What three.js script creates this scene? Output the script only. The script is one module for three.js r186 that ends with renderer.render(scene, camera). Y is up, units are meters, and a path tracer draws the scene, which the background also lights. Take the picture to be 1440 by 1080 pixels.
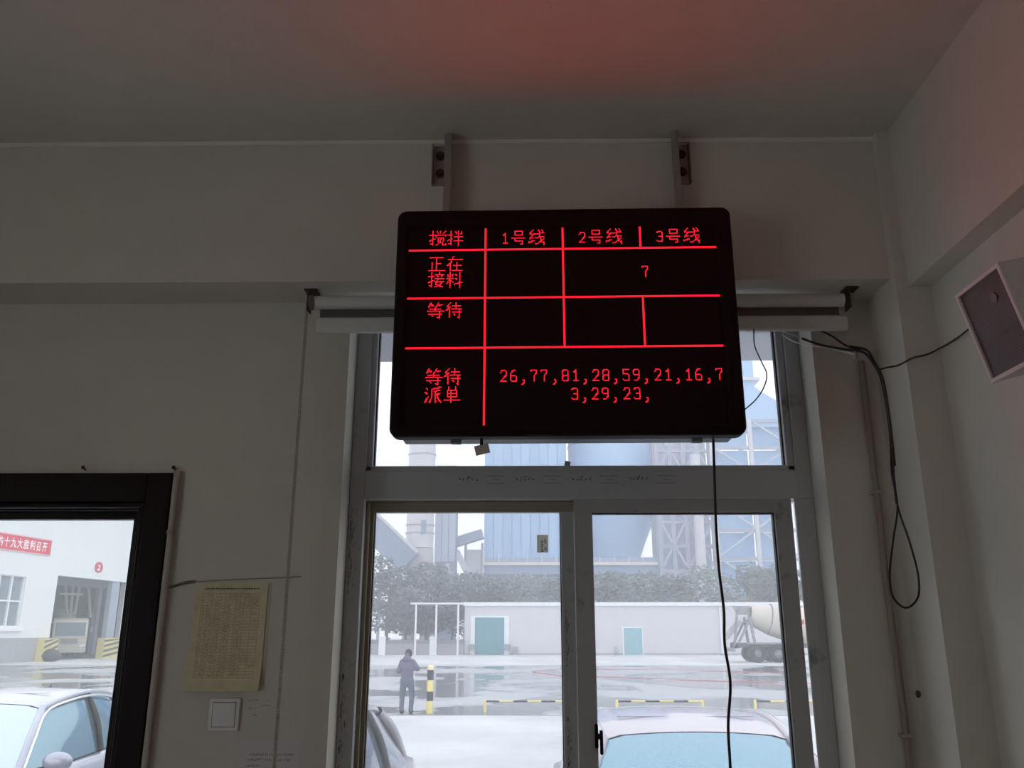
import * as THREE from 'three';
import { RoundedBoxGeometry } from 'three/addons/geometries/RoundedBoxGeometry.js';
import { mergeGeometries } from 'three/addons/utils/BufferGeometryUtils.js';
import { ImprovedNoise } from 'three/addons/math/ImprovedNoise.js';
import { MarchingCubes } from 'three/addons/objects/MarchingCubes.js';
import { RectAreaLightUniformsLib } from 'three/addons/lights/RectAreaLightUniformsLib.js';

RectAreaLightUniformsLib.init();
// ───────────── camera, sky, haze, lights, exposure ─────────────
const scene = new THREE.Scene();
const F = 1200, PITCH = Math.atan(348 / F), YAW = 15 / F, EYE = 1.58;
const camera = new THREE.PerspectiveCamera(2 * Math.atan(540 / F) * 180 / Math.PI, 4 / 3, 0.05, 600);
camera.rotation.order = 'YXZ';
camera.rotation.set(PITCH, YAW, 0);
camera.position.set(0, EYE, 0);
camera.updateMatrixWorld(true);
scene.background = new THREE.Color().setRGB(1.42, 1.455, 1.52);     // even overcast sky
scene.fog = new THREE.FogExp2(new THREE.Color().setRGB(0.95, 0.97, 1.0), 0.0046);
const renderer = new THREE.WebGLRenderer();
renderer.toneMapping = THREE.LinearToneMapping;
renderer.toneMappingExposure = 1.55;
renderer.shadowMap.enabled = true;
const LED_GLOW = 0.8;      // brightness of the red display as a light

// ───────────── helpers ─────────────
let seed = 7;
const rnd = () => { seed = (seed + 0x6d2b79f5) | 0; let t = Math.imul(seed ^ (seed >>> 15), 1 | seed); t = (t + Math.imul(t ^ (t >>> 7), 61 | t)) ^ t; return ((t ^ (t >>> 14)) >>> 0) / 4294967296; };
const rr = (a, b) => a + (b - a) * rnd();
const V = (x, y, z) => new THREE.Vector3(x, y, z);
const ray = (px, py) => V((px - 720) / F, (540 - py) / F, -1).applyQuaternion(camera.quaternion);
const eye = V(0, EYE, 0);
const onZ = (px, py, z) => { const d = ray(px, py); return eye.clone().addScaledVector(d, z / d.z); };
const onY = (px, py, y) => { const d = ray(px, py); return eye.clone().addScaledVector(d, (y - EYE) / d.y); };
const onX = (px, py, x) => { const d = ray(px, py); return eye.clone().addScaledVector(d, x / d.x); };
const used = {};
const numbered = (n) => { used[n] = (used[n] ?? -1) + 1; return used[n] ? n + '_' + String(used[n]).padStart(3, '0') : n; };
const lin = (r, g, b) => new THREE.Color().setRGB(r, g, b);
const std = (r, g, b, rough = 0.7, extra = {}) => new THREE.MeshStandardMaterial({ color: lin(r, g, b), roughness: rough, ...extra });
const phy = (r, g, b, rough, extra = {}) => new THREE.MeshPhysicalMaterial({ color: lin(r, g, b), roughness: rough, ...extra });
function mesh(name, geo, mat, parent) {
  const m = new THREE.Mesh(geo, mat); m.name = parent ? name : numbered(name); m.castShadow = m.receiveShadow = true;
  (parent ?? scene).add(m); return m;
}
function tag(o, label, category, group) { o.userData.label = label; o.userData.category = category; if (group) o.userData.group = group; return o; }
function thing(name, label, category, [x, y, z] = [0, 0, 0], turn = 0, group) {
  const o = new THREE.Group(); o.name = numbered(name); o.position.set(x, y, z); o.rotation.y = turn; scene.add(o); return tag(o, label, category, group);
}
function structure(o, label) { o.userData.kind = 'structure'; if (label) o.userData.label = label; return o; }
function struct(name, label, pos = [0, 0, 0]) { const o = new THREE.Group(); o.name = numbered(name); o.position.set(...pos); scene.add(o); return structure(o, label); }
function copyOf(src, label, pos, turn = 0, scale = 1) {
  const c = src.clone(); c.name = numbered(src.name.replace(/_\d{3}$/, '')); c.position.set(...pos); c.rotation.y = turn; c.scale.setScalar(scale);
  c.userData = { ...src.userData }; if (label) c.userData.label = label; scene.add(c); return c;
}
// uv in metres from the dominant axis of the normal
function metric(g, k = 1) {
  g = g.index ? g.toNonIndexed() : g; g.computeVertexNormals();
  const p = g.attributes.position, n = g.attributes.normal, uv = new Float32Array(p.count * 2);
  for (let i = 0; i < p.count; i++) {
    const ax = Math.abs(n.getX(i)), ay = Math.abs(n.getY(i)), az = Math.abs(n.getZ(i)), x = p.getX(i), y = p.getY(i), z = p.getZ(i);
    const [u, v] = ax > ay && ax > az ? [z, y] : ay > az ? [x, z] : [x, y];
    uv[2 * i] = u * k; uv[2 * i + 1] = v * k;
  }
  return g.setAttribute('uv', new THREE.BufferAttribute(uv, 2));
}
const bx = (x0, x1, y0, y1, z0, z1) => new THREE.BoxGeometry(Math.abs(x1 - x0), Math.abs(y1 - y0), Math.abs(z1 - z0)).translate((x0 + x1) / 2, (y0 + y1) / 2, (z0 + z1) / 2);
const rbx = (x0, x1, y0, y1, z0, z1, r = 0.003, s = 2) => new RoundedBoxGeometry(Math.abs(x1 - x0), Math.abs(y1 - y0), Math.abs(z1 - z0), s, r).translate((x0 + x1) / 2, (y0 + y1) / 2, (z0 + z1) / 2);
const cyl = (a, b, r, r2 = r, n = 14) => {
  const d = b.clone().sub(a), g = new THREE.CylinderGeometry(r2, r, d.length(), n);
  return g.applyQuaternion(new THREE.Quaternion().setFromUnitVectors(V(0, 1, 0), d.clone().normalize())).translate(...a.clone().add(b).multiplyScalar(0.5).toArray());
};
const bar = (a, b, w, h = w) => {
  const d = b.clone().sub(a), m = new THREE.Matrix4().lookAt(a, b, Math.abs(d.clone().normalize().y) > 0.99 ? V(0, 0, 1) : V(0, 1, 0));
  return new THREE.BoxGeometry(w, h, d.length()).applyMatrix4(m).translate(...a.clone().add(b).multiplyScalar(0.5).toArray());
};
const tube = (pts, r, n = 48, closed = false) => new THREE.TubeGeometry(new THREE.CatmullRomCurve3(pts, closed, 'centripetal'), n, r, 7, closed);
const merge = (list) => mergeGeometries(list.map((g) => { const q = g.index ? g.toNonIndexed() : g; for (const k of Object.keys(q.attributes)) if (!['position', 'normal', 'uv'].includes(k)) q.deleteAttribute(k); return q; }));
function loft(sections, closedRing = false) {
  const n = sections[0].length, pos = [], idx = [];
  sections.forEach((s) => s.forEach((p) => pos.push(...p)));
  for (let i = 0; i < sections.length - 1; i++) for (let j = 0; j < (closedRing ? n : n - 1); j++) {
    const a = i * n + j, b = i * n + (j + 1) % n, c = a + n, d = b + n;
    idx.push(a, b, d, a, d, c);
  }
  const g = new THREE.BufferGeometry().setAttribute('position', new THREE.Float32BufferAttribute(pos, 3));
  g.setAttribute('uv', new THREE.Float32BufferAttribute(new Float32Array(pos.length / 3 * 2), 2));
  g.setIndex(idx); g.computeVertexNormals(); return g;
}
const perlin = new ImprovedNoise();
function noiseTexture(size, fn, srgb) {
  const data = new Uint8Array(size * size * 4);
  for (let y = 0; y < size; y++) for (let x = 0; x < size; x++) { const c = fn(x / size, y / size); for (let k = 0; k < 3; k++) data[(y * size + x) * 4 + k] = Math.max(0, Math.min(255, c[k] * 255)); data[(y * size + x) * 4 + 3] = 255; }
  const t = new THREE.DataTexture(data, size, size); t.wrapS = t.wrapT = THREE.RepeatWrapping; t.magFilter = THREE.LinearFilter; if (srgb) t.colorSpace = THREE.SRGBColorSpace; t.needsUpdate = true; return t;
}
const fbm = (u, v, f, seedZ, oct = 4) => { let s = 0, a = 0.5; for (let o = 0; o < oct; o++) { const w = f * 2 ** o, A = (x, y) => perlin.noise(x, y, seedZ + o * 7.3); const x = u * w, y = v * w, bu = u, bv = v;
  s += a * (A(x, y) * (1 - bu) * (1 - bv) + A(x - w, y) * bu * (1 - bv) + A(x, y - w) * (1 - bu) * bv + A(x - w, y - w) * bu * bv); a *= 0.55; } return s; };   // tiles
const rep = (t, x, y = x) => { const c = t.clone(); c.repeat.set(x, y); c.needsUpdate = true; return c; };
const canvas = (w, h, draw) => { const c = document.createElement('canvas'); c.width = w; c.height = h; draw(c.getContext('2d'), w, h); const t = new THREE.CanvasTexture(c); t.colorSpace = THREE.SRGBColorSpace; t.magFilter = THREE.LinearFilter; return t; };

// ───────────── materials ─────────────
const plasterMap = noiseTexture(512, (u, v) => { const a = fbm(u, v, 3, 1.5, 3), b = fbm(u, v, 24, 4.2, 3), k = 0.955 + 0.05 * a + 0.03 * b; return [k, k * 0.995, k * 0.985 - 0.012 * a]; }, true);
const plasterBump = noiseTexture(512, (u, v) => { const k = 0.5 + 0.5 * fbm(u, v, 30, 9.1, 4); return [k, k, k]; });
const wallMat = std(0.72, 0.695, 0.63, 0.9, { map: rep(plasterMap, 0.5), bumpMap: rep(plasterBump, 1.2), bumpScale: 0.0012 });
const floorMat = std(0.44, 0.42, 0.39, 0.5, { map: rep(plasterMap, 1) });
const pvcMap = noiseTexture(256, (u, v) => { const d = Math.max(0, fbm(u, v, 10, 3.3, 4) - 0.18) * 1.3, k = 0.97 + 0.03 * fbm(u, v, 5, 8, 3) - d; return [k, k, k]; }, true);
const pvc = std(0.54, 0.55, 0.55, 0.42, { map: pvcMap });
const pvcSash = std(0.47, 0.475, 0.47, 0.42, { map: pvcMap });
const gasket = std(0.02, 0.02, 0.022, 0.6);
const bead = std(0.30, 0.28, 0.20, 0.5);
const dustMap = noiseTexture(512, (u, v) => { const k = 0.9 + 0.25 * fbm(u, v, 5, 2.2, 5) + 0.1 * fbm(u, v * 0.2, 30, 5, 2); return [k, k, k]; });
const paneMat = new THREE.MeshPhysicalMaterial({ color: lin(0.97, 0.985, 1), roughness: 0.29, roughnessMap: dustMap, transmission: 1, thickness: 0, ior: 1.45, specularIntensity: 0.5 });
const cleanPane = new THREE.MeshPhysicalMaterial({ color: lin(0.97, 0.99, 0.99), roughness: 0.2, roughnessMap: dustMap, transmission: 1, thickness: 0, ior: 1.45, specularIntensity: 0.5 });
const darkWoodMap = noiseTexture(256, (u, v) => { const k = 0.8 + 0.4 * fbm(u * 1, v, 4, 6.1, 3) + 0.25 * fbm(u, 0.13, 40, 2.1, 2); return [k, k * 0.9, k * 0.85]; }, true);
const darkWood = phy(0.010, 0.0055, 0.0045, 0.45, { map: darkWoodMap, specularIntensity: 0.3 });
const darkAlu = phy(0.007, 0.007, 0.0075, 0.4, { specularIntensity: 0.3 });
const blackPlastic = phy(0.004, 0.0045, 0.005, 0.5, { specularIntensity: 0.35 });
const galv = std(0.36, 0.35, 0.33, 0.5, { metalness: 0.5 });
const boltMat = std(0.08, 0.07, 0.06, 0.5, { metalness: 0.7 });
const blackCable = std(0.012, 0.011, 0.011, 0.5);
const whiteCable = std(0.74, 0.72, 0.66, 0.5);

// ───────────── the room ─────────────
const XL = -3.0, XR = 1.18, ZB = -2.5, ZO = -2.74, ZF = 3.0, H = 3.042, BEAM = 2.573;
const WIN = { x0: -0.535, x1: 0.892, y0: 0.9, y1: BEAM }, DOOR = { x0: -2.35, x1: -1.085, y1: 1.985 };
function wallWithHoles(x0, x1, y0, y1, holes, thick) {
  const s = new THREE.Shape([[x0, y0], [x1, y0], [x1, y1], [x0, y1]].map((p) => new THREE.Vector2(...p)));
  for (const [a, b, c, d] of holes) s.holes.push(new THREE.Path([[a, c], [a, d], [b, d], [b, c]].map((p) => new THREE.Vector2(...p))));
  return metric(new THREE.ExtrudeGeometry(s, { depth: thick, bevelEnabled: false }));
}
structure(mesh('wall_back', wallWithHoles(XL - 0.24, XR + 0.2, -0.15, H + 0.15, [[WIN.x0, WIN.x1, WIN.y0, WIN.y1], [DOOR.x0, DOOR.x1, 0, DOOR.y1]], 0.24).translate(0, 0, ZO), wallMat), 'plastered wall holding the window and the dark framed door');
const SIDE = { z0: -0.5, z1: 1.8, y0: 0.75, y1: 2.3 };      // window in the left wall, out of view, that lights the room from the side
structure(mesh('wall_front', metric(bx(XL - 0.24, XR + 0.2, -0.15, H + 0.15, ZF, ZF + 0.24)), wallMat), 'plastered wall behind the viewer');
structure(mesh('wall_left', wallWithHoles(-ZF, -ZB, -0.15, H, [[-SIDE.z1, -SIDE.z0, SIDE.y0, SIDE.y1]], 0.24).rotateY(Math.PI / 2).translate(XL - 0.24, 0, 0), wallMat), 'plastered wall with the side window');
structure(mesh('wall_right', metric(bx(XR, XR + 0.2, -0.15, H, ZB, ZF)), wallMat), 'plastered wall carrying the small loudspeaker');
structure(mesh('floor', metric(bx(XL, XR, -0.15, 0, ZB, ZF)), floorMat), 'grey smooth floor');
structure(mesh('ceiling', metric(bx(XL, XR, H, H + 0.15, ZB, ZF)), wallMat), 'pale plastered ceiling');
structure(mesh('ceiling_beam', metric(bx(XL, 1.08, BEAM, H, -2.33, ZB)), wallMat), 'plastered beam above the window and door');
structure(mesh('ceiling_beam', metric(bx(1.115, XR, 2.535, H, -2.30, ZF)), wallMat), 'plastered beam along the loudspeaker wall');
structure(mesh('corner_pillar', metric(bx(1.08, XR, 0, H, -2.30, ZB)), wallMat), 'plastered corner pillar beside the window');
structure(mesh('trim_1', metric(rbx(XL, 1.08, H - 0.014, H, -2.322, -2.33, 0.002)), std(0.8, 0.76, 0.7, 0.8)), 'thin plaster bead where beam meets ceiling');
{ // side window, out of view
  const w = struct('window_2', 'plain two-pane window in the side wall', [XL - 0.16, 0, 0]), { z0, z1, y0, y1 } = SIDE, m = (z0 + z1) / 2;
  for (const z of [z0 + 0.03, m, z1 - 0.03]) mesh('stile', bx(0, 0.06, y0, y1, z - 0.03, z + 0.03), pvc, w);
  for (const y of [y0 + 0.03, y1 - 0.03]) mesh('rail', bx(0.002, 0.058, y - 0.03, y + 0.03, z0, z1), pvc, w);
  for (const i of [0, 1]) mesh('pane', bx(0.028, 0.032, y0, y1, i ? m : z0, i ? z1 : m), cleanPane, w);
}

// ───────────── the window ─────────────
{
  const w = struct('window_1', 'white plastic window with fixed light above two sliding sashes');
  const { x0, x1, y0, y1 } = WIN, zi = -2.62, zo = -2.71, TB = 1.972, TT = 2.078;
  const part = (n, g, m = pvc, p = w) => mesh(n, g, m, p);
  const u = (g) => metric(g, 1.3);
  part('jamb', u(rbx(x0, -0.488, y0, y1, zi, zo)));
  part('jamb', u(rbx(0.846, x1, TB, y1, zi, zo)));
  part('jamb', u(rbx(0.858, x1, y0, TB, zi, zo)));
  part('jamb_lip', u(rbx(0.834, 0.860, y0 + 0.05, TB, zi - 0.001, zi - 0.011, 0.002)));
  part('jamb_lip', u(rbx(-0.489, -0.476, y0 + 0.05, TB, zi - 0.035, zo + 0.005, 0.002)), bead);
  part('head', u(rbx(x0, x1, 2.538, y1, zi + 0.001, zo)));
  part('sill_rail', u(rbx(x0, x1, y0, y0 + 0.05, zi + 0.001, zo)));
  part('transom_bar', u(rbx(-0.49, 0.848, TB, TT - 0.018, zi + 0.002, zo)));
  // bevelled bead round the fixed light
  const lip = (a, b) => part('glazing_bead', u(bar(a, b, 0.016, 0.022)));
  part('glazing_bead', u(rbx(-0.489, 0.847, TT - 0.02, TT, zi - 0.012, zi - 0.05, 0.004)));
  part('glazing_bead', u(rbx(-0.489, -0.470, TT - 0.018, 2.54, zi - 0.012, zi - 0.05, 0.004)));
  part('glazing_bead', u(rbx(0.823, 0.847, TT - 0.018, 2.54, zi - 0.012, zi - 0.05, 0.004)));
  part('gasket', merge([bx(-0.471, -0.466, TT, 2.54, zi - 0.03, zi - 0.05), bx(0.819, 0.824, TT, 2.54, zi - 0.03, zi - 0.05), bx(-0.47, 0.824, 2.534, 2.54, zi - 0.03, zi - 0.05)]), gasket);
  part('pane', bx(-0.47, 0.825, TT - 0.01, 2.54, zi - 0.04, zi - 0.044), paneMat);
  // outer (left) sliding sash, further out
  const s1 = new THREE.Group(); s1.name = 'sash'; w.add(s1);
  const za = -2.672, zb = -2.70;
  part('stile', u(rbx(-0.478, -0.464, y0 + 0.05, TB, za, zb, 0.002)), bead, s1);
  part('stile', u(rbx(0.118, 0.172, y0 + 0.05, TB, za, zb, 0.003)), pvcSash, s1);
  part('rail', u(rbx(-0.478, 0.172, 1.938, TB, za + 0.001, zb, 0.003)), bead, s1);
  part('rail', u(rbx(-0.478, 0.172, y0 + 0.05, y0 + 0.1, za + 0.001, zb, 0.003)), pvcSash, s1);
  part('gasket', merge([bx(-0.464, -0.461, y0 + 0.1, 1.938, za - 0.008, zb + 0.004), bx(0.115, 0.118, y0 + 0.1, 1.938, za - 0.008, zb + 0.004)]), gasket, s1);
  part('pane', bx(-0.466, 0.12, y0 + 0.09, 1.94, -2.688, -2.692), paneMat, s1);
  // inner (right) sliding sash
  const s2 = new THREE.Group(); s2.name = 'sash'; w.add(s2);
  const zc = -2.634, zd = -2.664;
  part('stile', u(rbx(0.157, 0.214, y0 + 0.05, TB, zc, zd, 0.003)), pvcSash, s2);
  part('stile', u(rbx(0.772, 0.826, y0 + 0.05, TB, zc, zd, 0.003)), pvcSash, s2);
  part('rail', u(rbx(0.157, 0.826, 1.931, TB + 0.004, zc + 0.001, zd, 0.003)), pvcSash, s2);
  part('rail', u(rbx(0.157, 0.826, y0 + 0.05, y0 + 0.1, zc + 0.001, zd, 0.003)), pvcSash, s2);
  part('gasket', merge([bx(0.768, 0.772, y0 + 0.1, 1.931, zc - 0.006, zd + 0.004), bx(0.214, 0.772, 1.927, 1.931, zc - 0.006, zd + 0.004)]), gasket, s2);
  part('pane', bx(0.212, 0.774, y0 + 0.09, 1.933, -2.65, -2.654), paneMat, s2);
  const lock = new THREE.Group(); lock.name = 'sash_lock'; s2.add(lock);
  mesh('lock_plate', rbx(0.204, 0.214, 1.26, 1.325, zc + 0.001, zc + 0.012, 0.003), blackPlastic, s2);
  mesh('lock_lever', merge([rbx(0.212, 0.224, 1.285, 1.3, zc + 0.006, zc + 0.022, 0.003), rbx(0.217, 0.226, 1.245, 1.31, zc + 0.012, zc + 0.03, 0.004)]), blackPlastic, s2);
  s2.remove(lock);
  // faint maker's print along the transom bar, too worn to read
  const print = canvas(1024, 64, (c, W, Hh) => {
    c.clearRect(0, 0, W, Hh); c.strokeStyle = 'rgba(40,42,48,0.8)'; c.lineWidth = 2;
    for (let k = 0; k < 4; k++) {
      const x = 120 + k * 230;
      for (let i = 0; i < 5; i++) { const gx = x + i * 17; for (let q = 0; q < 4; q++) { c.beginPath(); c.moveTo(gx + rr(0, 12), 26 + rr(-7, 7)); c.lineTo(gx + rr(0, 12), 26 + rr(-7, 7)); c.stroke(); } }
      c.beginPath(); c.moveTo(x + 40, 12); c.lineTo(x + 48, 18); c.lineTo(x + 32, 18); c.stroke();
      c.strokeStyle = 'rgba(60,60,66,0.6)';
      c.beginPath(); c.moveTo(x + 115, 14); c.lineTo(x + 190, 14); c.moveTo(x + 115, 42); c.lineTo(x + 190, 42); c.moveTo(x + 140, 26); c.lineTo(x + 170, 30); c.stroke();
      c.strokeStyle = 'rgba(40,42,48,0.8)';
    }
  });
  const g = new THREE.PlaneGeometry(0.78, 0.05).translate(0.10, 2.028, zi + 0.0032);
  mesh('worn_print', g, new THREE.MeshStandardMaterial({ map: print, transparent: true, roughness: 0.6 }), w);
  // dirt on the left jamb
  const dirt = canvas(64, 512, (c) => { for (let i = 0; i < 150; i++) { c.fillStyle = `rgba(20,20,18,${rr(0.2, 0.7)})`; const y = rnd() < 0.5 ? rr(5, 170) : rr(250, 510), x = 6 + Math.abs(rr(-1, 1) * rr(0, 1)) * 40; c.fillRect(x, y, rr(1, 5), rr(1, 12)); } });
  mesh('grime', new THREE.PlaneGeometry(0.04, 0.8).translate(-0.512, 1.56, zi + 0.001), new THREE.MeshStandardMaterial({ map: dirt, transparent: true, roughness: 0.9 }), w);
  mesh('grime', new THREE.PlaneGeometry(0.03, 0.5).translate(0.14, 1.4, za + 0.0012), new THREE.MeshStandardMaterial({ map: dirt, transparent: true, roughness: 0.9 }), s1);
}
{ // stickers on the glass
  const a = onZ(755, 752, -2.686), b = onZ(771, 777, -2.686);
  const st = canvas(64, 96, (c) => { c.fillStyle = '#b3b1a4'; c.fillRect(0, 0, 64, 96); c.fillStyle = '#4a4a44'; for (let i = 0; i < 8; i++) for (let j = 0; j < 2; j++) if (rnd() < 0.8) c.fillRect(24 + j * 18, 24 + i * 9, 8 + rnd() * 6, 5); });
  tag(mesh('glass_sticker', new THREE.PlaneGeometry(b.x - a.x, a.y - b.y).translate((a.x + b.x) / 2, (a.y + b.y) / 2, -2.6865), phy(1, 1, 1, 1, { map: st, transmission: 0.45, thickness: 0 })), 'small grey rectangular sticker on the outer sash glass', 'sticker');
  const c = onZ(798, 654, -2.656);
  tag(mesh('glass_sticker', rbx(-0.009, 0.009, -0.007, 0.009, 0, 0.0006, 0.0002, 1).rotateZ(-0.2).translate(c.x, c.y + 0.004, -2.6585), std(0.25, 0.27, 0.3, 0.7)), 'tiny grey sticker at the bottom of the fixed upper pane', 'sticker');
  for (const [px, py, rot, lab] of [[1088, 467, 0.6, 'small dark tape scrap in upper pane corner near the white cables'], [524, 467, 0.1, 'small dark tape scrap in upper pane corner near the blind chain']]) {
    const p = onZ(px, py, -2.657);
    tag(mesh('tape_scrap', rbx(-0.011, 0.011, -0.005, 0.005, 0, 0.0008, 0.0003, 1).rotateZ(-rot).translate(p.x, p.y, -2.6585), std(0.1, 0.1, 0.1, 0.7)), lab, 'tape');
  }
}
// ───────────── the dark door ─────────────
{
  const d = struct('door_1', 'dark brown framed glazed door');
  const { x0, x1, y1 } = DOOR, z = ZB;
  const part = (n, g, m = darkWood) => mesh(n, metric(g), m, d);
  part('casing', rbx(x1 - 0.02, -1.031, 0, 2.03, z, z + 0.022, 0.004));
  part('casing', rbx(x0 - 0.055, x1 - 0.019, y1 - 0.04, 2.03, z, z + 0.022, 0.004));
  part('casing', rbx(x0 - 0.055, x0 + 0.02, 0, y1 - 0.04, z, z + 0.022, 0.004));
  part('casing_bead', rbx(x1 - 0.034, x1 - 0.019, 0, y1 - 0.04, z - 0.01, z + 0.014, 0.005));
  part('casing_bead', rbx(x0, x1 - 0.02, y1 - 0.056, y1 - 0.041, z - 0.01, z + 0.014, 0.005));
  part('lining', rbx(x1 - 0.045, x1, 0, y1, z - 0.24, z, 0.003));
  part('lining', rbx(x0, x0 + 0.045, 0, y1, z - 0.24, z, 0.003));
  part('lining', rbx(x0, x1, y1 - 0.045, y1, z - 0.239, z, 0.003));
  const la = x0 + 0.045, lb = x1 - 0.045, lt = y1 - 0.045;
  mesh('stile', rbx(lb - 0.052, lb, 0.01, lt, z - 0.13, z - 0.09, 0.004), darkAlu, d);
  mesh('stile', rbx(la, la + 0.052, 0.01, lt, z - 0.13, z - 0.09, 0.004), darkAlu, d);
  mesh('rail', rbx(la, lb, lt - 0.032, lt, z - 0.129, z - 0.091, 0.004), darkAlu, d);
  mesh('rail', rbx(la, lb, 0.01, 0.12, z - 0.129, z - 0.091, 0.004), darkAlu, d);
  mesh('edge_strip', merge([bx(lb - 0.02, lb - 0.0165, 0.12, lt - 0.03, z - 0.09, z - 0.085), bx(la, lb, lt - 0.008, lt - 0.0045, z - 0.09, z - 0.083)]), std(0.16, 0.15, 0.15, 0.35, { metalness: 0.6 }), d);
  mesh('pane', bx(la + 0.045, lb - 0.045, 0.11, lt - 0.025, z - 0.108, z - 0.112), cleanPane, d);
}

// ───────────── the LED display ─────────────
const G = {   // characters as strokes on a 16 × 16 dot grid
  搅: '0,4 5,4;3,0 3,14 1,13;0,10 5,8;7,0 8,2;10,0 11,2;15,0 13,2;6,6 6,4 15,4 15,6;8,11 8,7 13,7 13,11;11,8 10,12 6,15;12,11 12,14 15,14 15,13',
  拌: '0,4 5,4;3,0 3,14 1,13;0,10 5,8;8,1 9,4;14,1 13,4;7,6 15,6;6,10 15,10;11,0 11,15',
  号: '4,5 4,1 11,1 11,5 4,5;1,8 14,8;4,8 4,11 11,11 11,14 9,15',
  线: '4,0 1,4 4,5;5,4 1,9 5,8;0,13 6,11;7,4 15,3;7,8 15,7;10,0 11,6 12,11 15,15 15,12;15,9 9,14 6,15;13,0 14,2',
  正: '1,1 14,1;7,1 7,14;7,7 12,7;3,6 3,14;0,14 15,14', 在: '1,3 15,3;6,0 4,6 0,10;3,7 3,15;6,9 14,9;10,6 10,14;5,14 15,14',
  接: '0,4 5,4;3,0 3,14 1,13;0,10 5,8;10,0 10,2;6,2 15,2;8,3 9,5;13,3 12,5;6,6 15,6;6,9 15,9;9,7 7,12 14,15;13,9 11,13 6,15',
  料: '1,2 2,5;6,2 5,5;0,6 7,6;3,0 3,15;3,7 0,12;4,8 7,11;9,2 10,4;9,6 10,8;8,12 15,10;13,0 13,15',
  等: '3,0 1,4;2,2 6,2;4,2 5,4;10,0 8,4;9,2 14,2;11,2 12,4;7,4 7,8;2,6 13,6;0,8 15,8;1,11 14,11;11,9 11,15 9,14;4,12 6,14',
  待: '4,0 1,4;4,4 0,8;3,7 3,15;6,3 14,3;10,0 10,6;5,6 15,6;6,9 15,9;13,7 13,15 11,14;8,11 9,13',
  派: '1,1 3,3;0,5 2,7;0,14 3,9;14,0 6,2 6,10 4,15;8,4 14,3;9,5 9,14 11,13;9,8 14,6;11,6 12,11 15,15',
  单: '4,0 5,2;11,0 10,2;3,9 3,3 12,3 12,9 3,9;3,6 12,6;0,12 15,12;7,3 7,15',
  的: '4,0 3,2;1,14 1,3 6,3 6,14;1,8 6,8;1,13 6,13;10,0 8,5;9,3 14,3 14,13 12,15;10,7 12,10',
  十: '0,6 15,6;7,0 7,15', 九: '1,5 11,5 11,14 15,14 15,11;6,0 6,6 5,11 0,15', 大: '0,5 15,5;7,0 7,6 5,11 0,15;8,7 11,12 15,15',
  胜: '0,15 1,10 1,1 5,1 5,15 3,14;1,5 5,5;1,9 5,9;9,1 7,6;8,4 15,4;8,9 14,9;11,0 11,14;6,14 15,14',
  利: '7,0 1,2;0,5 8,5;4,1 4,15;4,6 0,11;5,7 8,10;10,2 10,10;14,0 14,15 12,14',
  召: '2,1 13,1 12,6 10,6;6,1 5,4 1,8;3,15 3,9 12,9 12,15;3,14 12,14', 开: '1,1 14,1;0,7 15,7;5,1 5,8 1,15;10,1 10,15',
};
const D = { 1: '1,2 3,0 3,10;1,10 5,10', 2: '0,2 1,0 4,0 5,1 5,4 0,10 5,10', 3: '0,1 1,0 4,0 5,1 5,4 4,5 2,5;4,5 5,6 5,9 4,10 1,10 0,9', 5: '5,0 0,0 0,4 4,4 5,5 5,9 4,10 1,10 0,9',
  6: '4,0 2,0 0,3 0,9 1,10 4,10 5,9 5,6 4,5 0,5', 7: '0,1 0,0 5,0 5,2 3,5 3,10', 8: '1,0 4,0 5,1 5,4 4,5 1,5 0,4 0,1 1,0;1,5 0,6 0,9 1,10 4,10 5,9 5,6 4,5',
  9: '1,10 3,10 5,7 5,1 4,0 1,0 0,1 0,4 1,5 5,5', ',': '2,9 3,9 3,11 1,13' };
const strokes = (s) => s.split(';').map((l) => l.split(' ').map((p) => p.split(',').map(Number)));
const COLS = 288, ROWS = 192, lit = new Uint8Array(COLS * ROWS);
{
  const set = (x, y) => { x = Math.round(x); y = Math.round(y); if (x >= 0 && y >= 0 && x < COLS && y < ROWS) lit[y * COLS + x] = 1; };
  const line = (x0, y0, x1, y1) => { const n = Math.max(Math.abs(x1 - x0), Math.abs(y1 - y0), 1) * 2; for (let i = 0; i <= n; i++) set(x0 + (x1 - x0) * i / n, y0 + (y1 - y0) * i / n); };
  const put = (s, ox, oy, k = 1) => { for (const l of strokes(s)) for (let i = 1; i < l.length; i++) line(ox + l[i - 1][0] * k, oy + l[i - 1][1] * k, ox + l[i][0] * k, oy + l[i][1] * k); };
  const han = (t, x, y) => [...t].forEach((c, i) => put(G[c], x + i * 16.7, y, 0.97));
  const num = (t, x, y) => [...t].forEach((c, i) => put(D[c], x + Math.round(i * 9.1), y));
  const hl = (y, x0, x1) => { for (let q = 0; q < 2; q++) line(x0, y + q, x1, y + q); }, vl = (x, y0, y1) => { for (let q = 0; q < 2; q++) line(x + q, y0, x + q, y1); };
  for (const y of [22, 70, 118]) hl(y, 0, 287);
  vl(72, 1, 190); vl(144, 1, 118); vl(216, 0, 22); vl(216, 70, 118);
  han('搅拌', 20, 3);
  ['1', '2', '3'].forEach((n, i) => { const x = 88 + i * 72; put(D[n], x, 6); han('号线', x + 8, 3); });
  han('正在', 20, 29); han('接料', 20, 45); han('等待', 20, 75); han('等待', 20, 138); han('派单', 20, 155);
  put(D[7], 217, 41);
  num('26,77,81,28,59,21,16,7', 87, 140); num('3,29,23,', 150, 157);
}
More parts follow.
